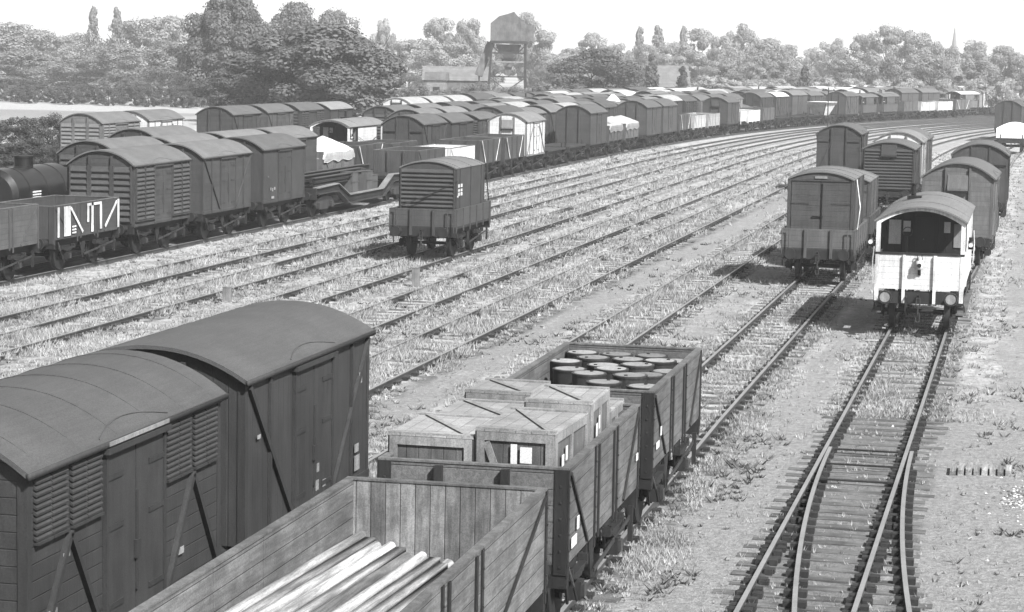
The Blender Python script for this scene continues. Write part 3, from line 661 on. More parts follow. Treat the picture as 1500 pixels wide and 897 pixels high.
T1 = [('tank', 73.2, 'black tank wagon with white bars behind the striped open wagon', 'tank_wagon', .05, .2), ('van_louvre', 81.6, 'louvred van roof showing behind the near front row louvred van', 'covered_van', .15, .36), ('van_plain', 88.2, 'pale roofed van second behind the near front row', 'covered_van', .18, .42), ('van_plain', 94.8, 'light roofed van behind the diagonal braced van', 'covered_van', .18, .46),
 ('van_plain', 101.2, 'van hidden behind the chalk marked van', 'covered_van', .15, .4), ('open_paint', 107.6, 'open wagon under a white ridge tarpaulin', 'open_wagon', .35, .2), ('open_diag', 113.4, 'dark open wagon with white marks beside the tarpaulin', 'open_wagon', .14, .2), ('open_paint', 120, 'dark open wagon in the second row before the halved end van', 'open_wagon', .15, .2),
 ('van_halves', 126.6, 'dark van with twin windowed end right of the small brake van', 'covered_van', .12, .24), ('van_plain', 133.2, 'dark van between the twin window van and white van', 'covered_van', .12, .26), ('van_meat', 140.2, 'dark horizontally boarded van left of the white boarded van', 'covered_van', .15, .3)]
for kit, S, lab, nm, b, r in T1: place(kit, 'T1', S, nm, lab, {'covered_van': 'van'}.get(nm, 'wagon'), GF, b, r)
place('brake', 'T2', 124.6, 'brake_van', 'white brake van with divided veranda in the third row of the far sidings', 'brake van', body=.5, roof=.5, flat=False)
place('van_door', 'T2', 95.3, 'covered_van', 'dark arched van behind the second row at far left', 'van', GF, .11, .36)
place('van_louvre', 'T3', 148, 'covered_van', 'louvred van with pale roof behind the twin windowed van', 'van', GF, .15, .3)
place('flat', 'T4', 128.5, 'flat_wagon', 'low wagon below the row of dark vans on the left', 'wagon', GF, .1, .1, flat=True)
place('flat', 'T4', 135.5, 'flat_wagon', 'low wagon left of the distant white brake van', 'wagon', GF, .1, .1, flat=True)
T5 = [('van_louvre', 115.6, 'light louvred van nearest in the rear row at far left', .42, .38), ('van_white', 122.4, 'pale van behind the light louvred one in the rear row', .6, .36),
      ('van_door', 136.5, 'dark van with plain arched end, first of four rear vans', .13, .27), ('van_door', 143.2, 'grey sided van second of the four rear vans', .2, .3), ('van_louvre', 150, 'dark van third of the four rear vans', .13, .26), ('van_plain', 157, 'dark van with almost white roof, last of four rear vans', .12, .6)]
for kit, S, lab, b, r in T5: place(kit, 'T5', S, 'covered_van', lab, 'van', GF, b, r, flat=False if S < 160 else None)
# the mass of distant vans, rows counted from the front
ORD = 'first second third fourth fifth sixth seventh eighth ninth tenth eleventh twelfth thirteenth fourteenth fifteenth sixteenth seventeenth eighteenth nineteenth twentieth'.split()
def ordn(i): return ORD[i] if i < 20 else 'twenty '+ORD[i-20]
rowname = {1: 'second', 2: 'third', 3: 'fourth', 4: 'fifth', 5: 'sixth', 6: 'rearmost'}
for row, S0, S1 in ((1, 147.5, 345), (2, 141, 352), (3, 155.5, 360), (4, 196, 372), (5, 178, 380), (6, 214, 385)):
    S = S0; i = 0; rr = random.Random(row*5+1)
    while S < S1:
        far = rr.random(); L = 5.35
        if S > 225 and row < 3: far = far*1.0+(.14 if far > .55 and far < .84 else 0)
        if far < .62: kit = rr.choice(['van_door', 'van_frame', 'van_plain', 'van_halves', 'van_louvre', 'van_meat']); nm = 'covered_van'
        elif far < .77: kit = 'van_white'; nm = 'covered_van'
        elif far < .84: kit = 'van_tall'; nm = 'covered_van'; L = 6.2
        elif far < .95: kit = rr.choice(['open_paint', 'open_white', 'open_load']); nm = 'open_wagon'
        else: kit = 'brake_grey'; nm = 'brake_van'; L = 6.6
        if S < 200 and nm == 'open_wagon': kit = 'van_door'; nm = 'covered_van'
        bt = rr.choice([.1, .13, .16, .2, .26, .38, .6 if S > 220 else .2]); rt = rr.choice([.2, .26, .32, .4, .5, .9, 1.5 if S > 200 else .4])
        if nm == 'open_wagon': bt = rr.choice([.15, .4, 1.4])
        look = ('white roofed' if rt > 1. else 'light roofed' if rt > .6 else 'dark roofed' if rt < .25 else 'pale roofed' if rt > .33 else 'grey roofed')
        k = {'covered_van': 'van', 'open_wagon': 'open wagon', 'brake_van': 'brake van'}[nm]
        if nm == 'open_wagon': look = 'dark' if bt < .2 else 'light' if bt > .4 else 'grey'
        place(kit, 'T%d' % row, S, nm, '%s %s, %s vehicle from the left in the %s row\'s distant run' % (look, k, ordn(i), rowname[row]), {'covered_van': 'van', 'open_wagon': 'wagon', 'brake_van': 'brake van'}[nm], GF, bt, rt, flat=S > 152)
        S += L+1.15+rr.random()*.3+(2 if rr.random() < .06 else 0); i += 1
# sheeted wagon at the right edge
place('flat', 'H', 192, 'flat_wagon', 'low wagon under the long white sheeted load at right edge', 'wagon', body=.2)

# ------------------------------------------------------------------ loads
def onwagon(name, mb, tr, S, L, z, label, cat, group=None, col=(1, 1, 1), smooth=False):
    o = link(name, mb.mesh(name, smooth), None, col); x, y, p = TR[tr].at(S+L/2); o.location = (x, y, z); o.rotation_euler = (0, 0, pi/2-p); return tag(o, label, cat, group)
def kit_on(kit, name, tr, Sc, z, label, cat, col):
    o = assemble(kit, name, False, col); x, y, p = TR[tr].at(Sc); o.location = (x, y, z); o.rotation_euler = (0, 0, pi/2-p); return tag(o, label, cat)
kit_on('cont_door', 'freight_container', 'G', 76.7, 1.155, 'dark grey container with double end doors, left of the white brake van', 'container', (.15, .38, 1))
kit_on('cont_small', 'freight_container', 'G', 84.6, 1.155, 'lighter grey container standing behind the double door container', 'container', (.2, .42, 1))
kit_on('cont_louvre', 'freight_container', 'C', 80.4, 1.155, 'louvred container roped on the solitary low sided wagon', 'container', (.13, .38, 1))
rp = MB(); rp.tube([(-2.3, -1.1, 1.0), (-2.05, -.6, 1.9), (-1.2, -1.12, 2.3)], .02, 'iron', 5)
for (a, b) in (((-2.55, 1.15, 1.7), (-2.25, -.2, 2.3)), ((-2.25, -.2, 2.3), (-2.2, -1.1, 2.75)), ((-2.55, -1.15, 1.75), (-2.2, -1.1, 2.4)), ((2.55, -1.15, 1.75), (2.2, -1.1, 2.7))): rp.bar(a, b, .03, .03, 'iron')
ro = MB(); [ro.bar(a, b, .035, .035, 'iron') for a, b in (((-2.62, 1.0, 1.8), (-2.3, 0, 2.2)), ((-2.3, 0, 2.2), (-2.2, -1.1, 2.75)), ((2.6, -1.1, 1.8), (2.2, -1.1, 2.8)))]
onwagon('lashing_rope', ro, 'C', 77.8, 5.35, 0, 'dark rope tied over the front of the louvred container', 'rope')
r2 = MB(); [r2.bar(a, b, .022, .022, 'whitep') for a, b in (((-1.9, -1.13, 3.4), (-2.3, -1.3, 2.5)), ((-2.3, -1.3, 2.5), (-2.6, -1.25, 1.8)))]
onwagon('lashing_rope', r2, 'G', 74.2, 5.35, 0, 'pale rope slung down the right side of the double door container', 'rope')
onwagon('tarpaulin', tarp_kit(ridge=2.95, zt=2.25), 'T1', 107.6, 5.35, 0, 'white ridge tarpaulin over an open wagon beyond the chalk marked van', 'tarpaulin', None, (.5, 1, 1), True)
onwagon('tarpaulin', tarp_kit(ridge=2.75, zt=2.2), 'T0', 171.6, 5.35, 0, 'pale tarpaulin over the wagon left of the tall vans', 'tarpaulin', None, (.34, 1, 1), True)
onwagon('tarpaulin', tarp_kit(ridge=2.5, zt=2.2), 'T0', 165, 5.35, 0, 'crumpled tarpaulin on the wagon behind the big dark van', 'tarpaulin', None, (.28, 1, 1), True)
onwagon('tarpaulin', tarp_kit(ridge=4.1, zt=2.3, hump=.4), 'T1', 190, 5.35, 0, 'large pale rounded sheeted load above the tall vans', 'tarpaulin', None, (.6, 1, 1), True)
wt = MB(); t = arc(1.25, 2.0, 2.4, 8); wt.prism([(-1.25, 1.2), (1.25, 1.2)]+t, 0, -2.9, 2.9, 'tarp'); onwagon('sheeted_load', wt, 'H', 192, 5.8, 0, 'brilliant white sheeted load at the right edge of the yard', 'load', None, (.85, 1, 1))
# steel sections on the well wagon
for i, (y, z, a, b, h) in enumerate(((-.9, 1.37, -7.3, -2.2, .16), (-.45, 1.37, -7.3, -1.2, .2), (-.9, 1.56, -7.2, .2, .16), (-.4, 1.6, -7.2, 1.8, .2), (.3, 1.6, -7, 4.6, .22), (.8, 1.4, -7, 7.2, .3))):
    m = MB(); m.box(a, b, y-.13, y+.13, z, z+.03, 'tyre'); m.box(a, b, y-.02, y+.02, z+.03, z+h-.03, 'iron'); m.box(a, b, y-.13, y+.13, z+h-.03, z+h, 'tyre')
    onwagon('steel_girder', m, 'T0', 94.9, 15, 0, '%s of six steel girders on the well wagon counting from the near side' % ordn(i), 'girder', 'girders on the bogie well wagon')
for i, (x, y, h) in enumerate(((-1.2, -.7, 1.0), (1.2, -.7, .95), (2.4, -.6, .7))):
    m = MB(); m.box(x-.45, x+.45, y-.35, y+.35, .705, .705+h, 'body_p'); m.box(x-.5, x+.5, y-.37, y-.352, .75+h/2, .8+h/2, 'trim'); m.box(x-.47, x+.47, y-.37, y+.37, .705+h, .74+h, 'trim')
    onwagon('steel_casting', m, 'T0', 94.9, 15, 0, '%s of three boxy castings in the well of the bogie wagon' % ordn(i), 'casting', 'castings in the well', (.22, 1, 1))
# poles in the nearest open wagon
PX = (-7.47, -7.33, -7.2, -7.07, -6.93, -6.79, -6.63, -6.49, -6.35, -6.2, -6.05, -5.9, -5.76)
for i, x in enumerate(PX):
    m = MB(); r0 = .056+.010*((i*7) % 4)/3; far = 25.05-[.0, .1, .3, .15, .2, .45, .35, .3, .5, .6, .3, .5, .4][i]; z = 1.6-.02*i+random.uniform(-.015, .02)
    near = 17.3; dx = random.uniform(-.05, .05)-.03; zn = z+.2
    if i % 3 != 1 and i < 8:
        pt = [(x+dx*t_+random.uniform(-.008, .008), far+(near-far)*t_, z+.2*t_) for t_ in (0, .2, .4, .6, .8, 1)]
        for k in range(5): m.cyl(pt[k+1], pt[k], r0*(1.12-.03*(4-k)), 'pole', 14, r0*(1.09-.03*(4-k)), cap='batten')
    else: m.bar((x+dx, near, zn-.01), (x, far, z-.01), .125, .06, 'pole'); m.bar((x+dx+.05, near, zn-.075), (x+.05, far-.2, z-.075), .1, .05, 'batten')
    o = link('timber_pole' if i % 3 != 1 and i < 8 else 'timber_slab', m.mesh('timber_pole', True), None, (random.choice([.45, .7, .95, 1.15]), 1, 1))
    tag(o, '%s of thirteen long peeled timbers in the near wagon, counted from the left' % ordn(i), 'timber', 'timbers loaded in the near open wagon')
for i in range(8):
    m = MB(); x = -7.47+i*.26; m.cyl((x, 17.3, 1.3), (x, 25.1, 1.3), .12, 'pole', 12, .09)
    o = link('timber_pole', m.mesh('timber_pole', True), None, (.8, 1, 1)); tag(o, 'buried timber pole of the lower layer beneath the peeled timbers', 'timber', 'lower layer of timbers in the near open wagon')
# crates
def crate(x0, x1, y0, y1, z0, z1, label, rot=0, labels=False, tone=1.):
    cx, cy = (x0+x1)/2, (y0+y1)/2; w, l = (x1-x0)/2, (y1-y0)/2; r = link('wooden_crate', None, None, None, (cx, cy, 0)); r.rotation_euler = (0, 0, rot); r.empty_display_size = .3
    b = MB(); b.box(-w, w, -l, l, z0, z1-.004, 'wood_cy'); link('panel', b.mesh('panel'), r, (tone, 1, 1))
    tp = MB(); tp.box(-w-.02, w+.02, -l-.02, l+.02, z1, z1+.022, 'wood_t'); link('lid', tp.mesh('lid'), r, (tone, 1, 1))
    f = MB(); t = .028; bw = .1
    for s in (-1, 1):
        f.box(-w-.0, w+.0, s*(l+.003), s*(l+t), z1-bw-.01, z1-.006, 'batten'); f.box(-w, w, s*(l+.003), s*(l+t), z0, z0+bw, 'batten')
        for a in (-w, w-bw): f.box(a, a+bw, s*(l+.003), s*(l+t), z0+bw+.002, z1-bw-.012, 'batten')
        f.box(s*(w+.003), s*(w+t), -l, l, z1-bw-.01, z1-.006, 'batten')
        for a in (-l, l-bw, -bw/2): f.box(s*(w+.003), s*(w+t), a, a+bw, z0, z1-bw-.012, 'batten')
        f.box(-w-.02, w+.02, s*(l-.04)-.05, s*(l-.04)+.05, z1+.023, z1+.045, 'batten')
    f.bar((-w+.12, -l-.016, z1-.13), (w*.2, -l-.016, z0+.12), bw*.9, .02, 'batten', up=(0, 1, 0)) if labels else None
    f.bar((-w+.1, l-.12, z1+.034), (w-.1, -l+.12, z1+.034), .085, .02, 'batten')
    link('batten', f.mesh('batten'), r, (tone, 1, 1))
    if labels:
        q = MB(); q.box(-.05, .03, -l-.034, -l-.029, z1-.4, z1-.14, 'label'); q.box(.07, .22, -l-.034, -l-.029, z1-.37, z1-.17, 'label'); q.box(w+.03, w+.034, -l+.3, -l+.42, z1-.5, z1-.3, 'label'); q.box(w+.03, w+.034, -l+.5, -l+.6, z1-.4, z1-.22, 'label')
        link('paper_label', q.mesh('paper_label'), r)
    return tag(r, label, 'crate', 'wooden crates in the second open wagon')
crate(-7.66, -6.6, 26.9, 28.5, 1.165, 2.5, 'pale topped crate at the near left corner of the crate wagon')
crate(-6.5, -5.52, 26.85, 28.6, 1.165, 2.62, 'crate with two white paper labels on its near face', R(-2), True, .85)
crate(-7.6, -6.55, 28.9, 30.3, 1.165, 2.43, 'middle crate on the left side with a diagonal batten on top', 0, False, .9)
crate(-6.42, -5.55, 29.1, 30.5, 1.165, 2.66, 'tallest crate, middle of the right side of the load', R(1), True, .95)
crate(-7.62, -6.7, 30.7, 31.9, 1.165, 2.5, 'rearmost crate on the left side of the load', R(-1), False, .8)
crate(-6.5, -5.6, 30.8, 31.9, 1.165, 2.3, 'low rear crate on the right, next to the drum wagon', 0, False, .9)
# drums
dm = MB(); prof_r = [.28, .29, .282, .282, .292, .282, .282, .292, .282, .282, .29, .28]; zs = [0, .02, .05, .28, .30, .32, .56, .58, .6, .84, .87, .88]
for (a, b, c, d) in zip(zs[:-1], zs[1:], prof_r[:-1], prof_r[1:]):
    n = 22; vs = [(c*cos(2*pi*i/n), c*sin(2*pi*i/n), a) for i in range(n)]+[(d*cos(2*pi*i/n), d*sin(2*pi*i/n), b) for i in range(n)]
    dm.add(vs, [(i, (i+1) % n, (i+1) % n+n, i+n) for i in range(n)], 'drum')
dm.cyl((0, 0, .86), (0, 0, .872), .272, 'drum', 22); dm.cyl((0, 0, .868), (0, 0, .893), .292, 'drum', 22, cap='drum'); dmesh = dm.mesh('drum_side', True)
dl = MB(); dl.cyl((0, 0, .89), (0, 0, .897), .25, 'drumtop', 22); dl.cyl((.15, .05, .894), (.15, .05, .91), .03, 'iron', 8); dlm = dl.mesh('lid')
rowsd = [(38.1, [-7.42, -6.8, -6.2, -5.76]), (37.52, [-7.12, -6.5, -5.95]), (36.9, [-7.46, -6.82, -6.24]), (36.75, [-5.7]), (36.25, [-7.25, -6.55, -5.95]), (35.6, [-6.8, -6.15]), (34.95, [-6.45, -5.8])]
for ri, (y, xs) in enumerate(rowsd):
    for ci, x in enumerate(xs):
        r = link('steel_drum', None, None, None, (x+random.uniform(-.012, .012), y+random.uniform(-.02, .02), 1.162)); r.scale = (.98, .98, random.choice([1.12, 1.12, 1.08, 1.04])); r.empty_display_size = .2; r.rotation_euler = (0, 0, random.uniform(0, 6))
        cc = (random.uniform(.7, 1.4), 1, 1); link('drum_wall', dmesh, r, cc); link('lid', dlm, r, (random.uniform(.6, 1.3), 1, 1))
        tag(r, 'pale lidded drum, %s from left in the %s row from the far end' % (ordn(ci), ordn(ri)), 'drum', 'steel drums in the third open wagon')

# ------------------------------------------------------------------ rails, sleepers
def rail_mesh(xs, ys, name='rail'):
    prof = [(-.035, 0), (.035, 0), (.035, -.035), (.012, -.045), (.012, -.115), (.06, -.13), (.06, -.145), (-.06, -.145), (-.06, -.13), (-.012, -.115), (-.012, -.045), (-.035, -.035)]
    dx = np.gradient(xs); dy = np.gradient(ys); l = np.hypot(dx, dy); nx, ny = dy/l, -dx/l; n = len(prof); vs = []; fs = []; mi = []
    for i in range(len(xs)):
        for a, z in prof: vs.append((xs[i]+nx[i]*a, ys[i]+ny[i]*a, z))
    for i in range(len(xs)-1):
        for k in range(n): fs.append((i*n+k, i*n+(k+1) % n, (i+1)*n+(k+1) % n, (i+1)*n+k)); mi.append(1 if k == 0 else 0)
    fs.append(tuple(range(n))); mi.append(0); fs.append(tuple(range(len(vs)-1, len(vs)-1-n, -1))); mi.append(0)
    me = D.meshes.new(name); me.from_pydata(vs, [], [f[::-1] for f in fs]); me.materials.append(MT['rail']); me.materials.append(MT['railtop']); me.polygons.foreach_set('material_index', mi); me.update(); return me
def build_track(tr, ya, yb, sleep=None, chairs=None):
    T = TR[tr]; k = (T.y > ya) & (T.S < yb); x, y, p = T.x[k][::2], T.y[k][::2], T.psi[k][::2]
    r = link('railway_track', None); r.empty_display_size = 1; tag(r, kind='structure')
    for s in (-1, 1): link('rail', rail_mesh(x+s*.7525*np.cos(p), y-s*.7525*np.sin(p)), r)
    sl = MB(); ch = MB(); S = T.S[k][0]
    while S < min(yb, chairs or 120):
        a, b, q = T.at(S); c, s_ = cos(q), sin(q)
        def P(u, v): return (a+u*c+v*s_, b-u*s_+v*c)
        if sleep and sleep[0] < b < sleep[1]: pass
        else:
            z = -.139-.01*random.random()
            pts = [P(-1.3, -.125), P(1.3, -.125), P(1.3, .125), P(-1.3, .125)]; sl.add([(*t_, z-.1) for t_ in pts]+[(*t_, z) for t_ in pts], [(4, 5, 6, 7), (0, 1, 5, 4), (1, 2, 6, 5), (2, 3, 7, 6), (3, 0, 4, 7)], 'sleeper')
        for e in (-1, 1):
            for f_ in (-1, 1):
                u = e*.7525+f_*.11; pts = [P(u-.07, -.09), P(u+.07, -.09), P(u+.07, .09), P(u-.07, .09)]
                ch.add([(*t_, -.15) for t_ in pts]+[(*t_, -.075) for t_ in pts], [(4, 5, 6, 7), (0, 1, 5, 4), (1, 2, 6, 5), (2, 3, 7, 6), (3, 0, 4, 7)], 'chair')
        S += .76
    if sl.v: link('sleepers', sl.mesh('sleepers'), r)['kind'] = 'stuff'
    if ch.v: link('chairs', ch.mesh('chairs'), r)['kind'] = 'stuff'
    return r
th = build_track('H', 18, 330, sleep=(18, 47), chairs=70)
for t_ in 'GFEDCBA': build_track(t_, 18 if t_ in 'GF' else 35, 400, chairs=110)
for k in range(6): build_track('T%d' % k, 50, 420, chairs=51)
# turnout joining the right hand track
r = link('railway_turnout', None); tag(r, kind='structure'); yy = np.linspace(18, 45.5, 56)
off = np.where(yy < 43.6, .0033*(43.6-yy)**2, 0)
m_ = yy < 43.0
link('rail', rail_mesh((-3.5325+.075+off)[m_], yy[m_]), r); link('rail', rail_mesh((-2.0275+.09+off)[m_], yy[m_]), r)
sl = MB(); ch = MB(); y = 24.; 
while y < 47.3:
    o = .0033*max(0, 43.6-y)**2; a = -3.98+random.uniform(-.1, .12); b = -1.5+o*.75+random.uniform(-.15, .12); z = -.135-.012*random.random(); t_ = random.uniform(-.01, .01)
    pts = [(a, y-.13+t_), (b, y-.13-t_), (b, y+.13-t_), (a, y+.13+t_)]
    if random.random() < .95: sl.add([(*p, z-.12) for p in pts]+[(*p, z) for p in pts], [(4, 5, 6, 7), (0, 1, 5, 4), (1, 2, 6, 5), (2, 3, 7, 6), (3, 0, 4, 7)], 'sleeper')
    xs_ = [-3.5325, -2.0275]+([-3.4575+o, -1.9375+o] if y < 41 else [])
    for x in xs_:
        for f_ in (-1, 1): ch.box(x+f_*.1-.06, x+f_*.1+.06, y-.08, y+.08, z+.002, -.05, 'chair')
    y += .62
link('timbers', sl.mesh('timbers'), r)['kind'] = 'stuff'; link('chairs', ch.mesh('chairs'), r)['kind'] = 'stuff'
br = MB()
for k in range(3): br.bar((-3.6, 42.6-k*1.6, -.06), (-1.9, 42.6-k*1.6, -.06), .05, .03, 'iron')
link('stretcher_bar', br.mesh('stretcher_bar'), r)
# point rodding crossing covered with short boards
for i in range(8):
    m = MB(); x = -1.18+i*.14; m.box(x, x+.105, 41.0+i*.03, 41.75+i*.02, -.16, -.07+.02*(i % 3), 'pole'); o = link('crossing_board', m.mesh('crossing_board'), None, (.55+.35*((i*5) % 3)/2, 1, 1)); tag(o, '%s short board from the left laid beside the turnout timbers' % ordn(i), 'board', 'short boards beside the turnout')

# ------------------------------------------------------------------ ground
def curve_off(s, y):
    k = s.math('MAXIMUM', s.math('SUBTRACT', y, Y0), 0.); return s.math('MULTIPLY', s.math('POWER', k, 3.), KC)
def ground_mat():
    s = NT('yard_ground'); o = s.sep(s.tc.outputs['Object']); u = s.math('SUBTRACT', o[0], curve_off(s, o[1]))
    wob = s.math('MULTIPLY', s.math('SUBTRACT', s.noise(.35, 3), .5), 1.4); uw = s.math('ADD', u, wob)
    n_big = s.noise(.16, 5, .6); n_mid = s.noise(.9, 6, .7); n_fine = s.noise(9, 5, .75); n_grit = s.noise(45, 4, .7)
    n_str = s.noise(.8, 5, .7, stretch=(2.2, .35, 1))
    grass = s.mixv(s.ramp(n_fine, .3, .7), .14, .28); grass = s.math('MULTIPLY', grass, s.mixv(s.ramp(n_mid, .36, .56), .6, 1.15)); wd_ = s.math('MULTIPLY', s.ramp(s.noise(2.6, 6, .8), .56, .64), s.ramp(n_mid, .62, .42)); grass = s.math('MULTIPLY', grass, s.mixv(wd_, 1., .42))
    dirt = s.mixv(s.ramp(n_grit, .3, .7), .10, .19); dirt = s.math('MULTIPLY', dirt, s.mixv(s.ramp(n_fine, .35, .65), .75, 1.2)); sp_ = s.ramp(s.noise(14, 2, .5), .68, .74); dirt = s.math('MULTIPLY', dirt, s.mixv(sp_, 1., 1.7))
    def strip(c, w, soft=.5, src=uw):
        a = s.math('ABSOLUTE', s.math('SUBTRACT', src, c)); return s.ramp(a, w+soft*.5, w-soft*.5)
    d = None
    for c, w, st in ((-4.65, .5, .95), (-8.7, .6, .75), (-12.6, .75, 1.), (-19.1, .4, .45), (0.15, .75, .85), (-16.2, .3, .4), (-22.8, .3, .35), (-26.1, .3, .3)):
        q = s.math('MULTIPLY', strip(c, w), st); d = q if d is None else s.math('MAXIMUM', d, q)
    d = s.math('MULTIPLY', d, s.ramp(n_str, .3, .5, .55, 1.))
    d = s.math('MAXIMUM', d, s.math('MULTIPLY', s.ramp(n_str, .54, .66), .6))
    # trampled earth round the turnout
    ynear = s.ramp(o[1], 58., 44.); d = s.math('MAXIMUM', d, s.math('MULTIPLY', s.math('MULTIPLY', strip(-1.8, 3.9, 1.5), ynear), s.ramp(n_mid, .22, .42, .75, 1.)))
    inyard = s.math('MULTIPLY', s.ramp(u, -54., -50.), s.ramp(u, 9., 6.)); d = s.math('MULTIPLY', d, inyard)
    v = s.mixv(d, grass, dirt)
    # dark oily ballast along the wagon rows at the left and rail-side stripes of ballast and weeds with rail shadow painted in
    b = s.math('MULTIPLY', s.ramp(u, -30.6, -31.2), s.ramp(u, -56., -54.)); v = s.mixv(s.math('MULTIPLY', b, .75), v, .06)
    four = strip(-2.78, .68, .25, u); v = s.mixv(s.math('MULTIPLY', s.math('MULTIPLY', four, ynear), .85), v, s.math('MULTIPLY', dirt, .6))
    for c in (-10.0, -5.75, -13.5, -20.0, -23.6, -26.75, -16.6, -1.9):
        v = s.mixv(s.math('MULTIPLY', s.math('MULTIPLY', strip(c+.25, .22, .3, u), s.ramp(n_mid, .4, .55)), .7), v, .055)
    # far fields: bright stubble with darker bands
    fld = s.ramp(s.noise(.012, 3, .5, stretch=(1, 2.5, 1)), .42, .5); far = s.ramp(o[1], 180., 240.)
    farm = s.math('MULTIPLY', far, s.math('SUBTRACT', 1., inyard)); v = s.mixv(farm, v, s.mixv(fld, .13, .21))
    s.color(v); s.bump(s.math('ADD', s.math('MULTIPLY', n_fine, 1.), s.math('MULTIPLY', n_mid, 1.)), .9, .09); return s.fin(.95)
MT['ground'] = ground_mat()
# sheet with fine relief in the near yard, coarse to the horizon
gx = np.concatenate([[-3500, -1500, -600, -300, -150, -90], np.arange(-60, 12.1, .6), [20, 40, 90, 200, 500, 1500, 3500]])
gy = np.concatenate([[-300, -50, 5], np.arange(16, 110, .7), np.arange(110, 300, 4), [330, 380, 450, 600, 900, 1500, 2500, 4500]])
GX, GY = np.meshgrid(gx, gy); rz = rng.normal(0, .012, GX.shape)
near = (GX > -60) & (GX < 12) & (GY > 16) & (GY < 120); Z = np.where(near, -.152+rz*0.9, -.16)
for c in (-2.78, -6.65, -10.55, -14.5, -17.6, -21, -24.5, -27.65): Z = np.where(near & (np.abs(GX-c) < 1.3), np.minimum(Z, -.148)-.0, Z)
nx_, ny_ = len(gx), len(gy); me = D.meshes.new('ground'); idx = np.arange(nx_*ny_).reshape(ny_, nx_)
fc = np.stack([idx[:-1, :-1], idx[:-1, 1:], idx[1:, 1:], idx[1:, :-1]], -1).reshape(-1, 4)
me.from_pydata(np.stack([GX, GY, Z], -1).reshape(-1, 3).tolist(), [], fc.tolist()); me.materials.append(MT['ground']); me.polygons.foreach_set('use_smooth', [True]*len(fc)); me.update()
tag(link('ground', me), kind='structure')

# ------------------------------------------------------------------ grass and weeds
def tuft_mesh(name, pos, hgt, wid, nb, lean, mat, tone):
    n = len(pos); P = np.repeat(pos, nb, 0); h = np.repeat(hgt, nb)*rng.uniform(.5, 1.1, n*nb); w = np.repeat(wid, nb); a = rng.uniform(0, 2*pi, n*nb); rad = rng.uniform(0, 1, n*nb)*np.repeat(hgt, nb)*.6
    bx = P[:, 0]+np.cos(a)*rad; by = P[:, 1]+np.sin(a)*rad; b2 = rng.uniform(0, 2*pi, n*nb); ux, uy = np.cos(b2)*w/2, np.sin(b2)*w/2
    ln = lean*h; V = np.zeros((n*nb, 3, 3)); z0 = -.15
    V[:, 0] = np.stack([bx-ux, by-uy, np.full_like(bx, z0)], -1); V[:, 1] = np.stack([bx+ux, by+uy, np.full_like(bx, z0)], -1)
    V[:, 2] = np.stack([bx+np.cos(a)*ln, by+np.sin(a)*ln, z0+h], -1)
    me = D.meshes.new(name); k = n*nb; me.vertices.add(k*3); me.vertices.foreach_set('co', V.reshape(-1)); me.loops.add(k*3); me.loops.foreach_set('vertex_index', np.arange(k*3)); me.polygons.add(k); me.polygons.foreach_set('loop_start', np.arange(k)*3)
    me.materials.append(MT[mat]); at = me.attributes.new('tone', 'FLOAT', 'POINT'); at.data.foreach_set('value', np.repeat(np.repeat(tone, nb), 3)); me.update(); me.validate(); return me
def vnoise(x, y, sc, seed):
    r_ = np.random.default_rng(seed); G = r_.random((256, 256)); X = x/sc+60; Y = y/sc+60; i = np.floor(X).astype(int); j = np.floor(Y).astype(int); fx = X-i; fy = Y-j; fx = fx*fx*(3-2*fx); fy = fy*fy*(3-2*fy); i %= 255; j %= 255
    return (G[i, j]*(1-fx)+G[i+1, j]*fx)*(1-fy)+(G[i, j+1]*(1-fx)+G[i+1, j+1]*fx)*fy
def scatter(n, power=1.7):
    t = rng.random(n); a, b = 26., 190.; y = (a**(1-power)+t*(b**(1-power)-a**(1-power)))**(1/(1-power)); x0 = -.50*y-2; x1 = np.minimum(.005*y+1.5, 4); x = x0+(x1-x0)*rng.random(n); return x, y
x, y = scatter(330000)
v = .55*vnoise(x, y, 1.1, 3)+.45*vnoise(x, y, .35, 4); path = np.ones_like(x)
for c, w, st in ((-4.65, .6, .95), (-8.7, .7, .8), (-12.6, .9, .97), (-19.1, .4, .6), (.15, .9, .95)):
    path *= 1-st*np.clip(1.4-np.abs(x+.5*(vnoise(x, y, 3., 9)-.5)*1.4-c)/w, 0, 1)
path *= np.where((y < 47) & (x > -4.5), .05, 1.); path *= np.where((y < 60) & (x > -1.6), .35, 1.)
for c in (-2.78, -6.65, -10.55, -14.5, -17.6, -21, -24.5, -27.65):
    path *= np.where(np.abs(x-c-.7525) < .08, .1, 1.)*np.where(np.abs(x-c+.7525) < .07, .1 if c > -12 else .8, 1.)
keep = (rng.random(len(x)) < path*np.clip((v-.30)*3.2, .04, 1)) & (x > -30.8); x, y, v = x[keep], y[keep], v[keep]
four = np.zeros_like(x)
for c in (-10.55, -14.5, -17.6, -21, -24.5, -27.65): four = np.maximum(four, (np.abs(x-c) < .66)*1.)
hg = (.03+.07*rng.random(len(x))*np.clip(v*1.6, .3, 1.3))*(1+y/170)*(1+.7*four); wd = .006+.00035*y
p = np.stack([x, y], -1); tn = np.clip(rng.normal(.55, .2, len(x)), 0, 1)
ex = []; 
for c in (-10.55, -14.5, -17.6, -21, -24.5, -27.65):
    for side, dens in ((-.7525, 1.), (.7525, .35)):
        n_ = int(5200*dens); t_ = rng.random(n_); yy_ = 1/(1/34.+t_*(1/170.-1/34.)); xx_ = c+side+rng.normal(.06, .09, n_); q_ = .6*vnoise(xx_*0+c*3, yy_, 2.6, 31)+.4*vnoise(xx_*0+c, yy_, .8, 32); k_ = (q_ > (.42 if side < 0 else .6)); ex.append(np.stack([xx_[k_], yy_[k_]], -1))
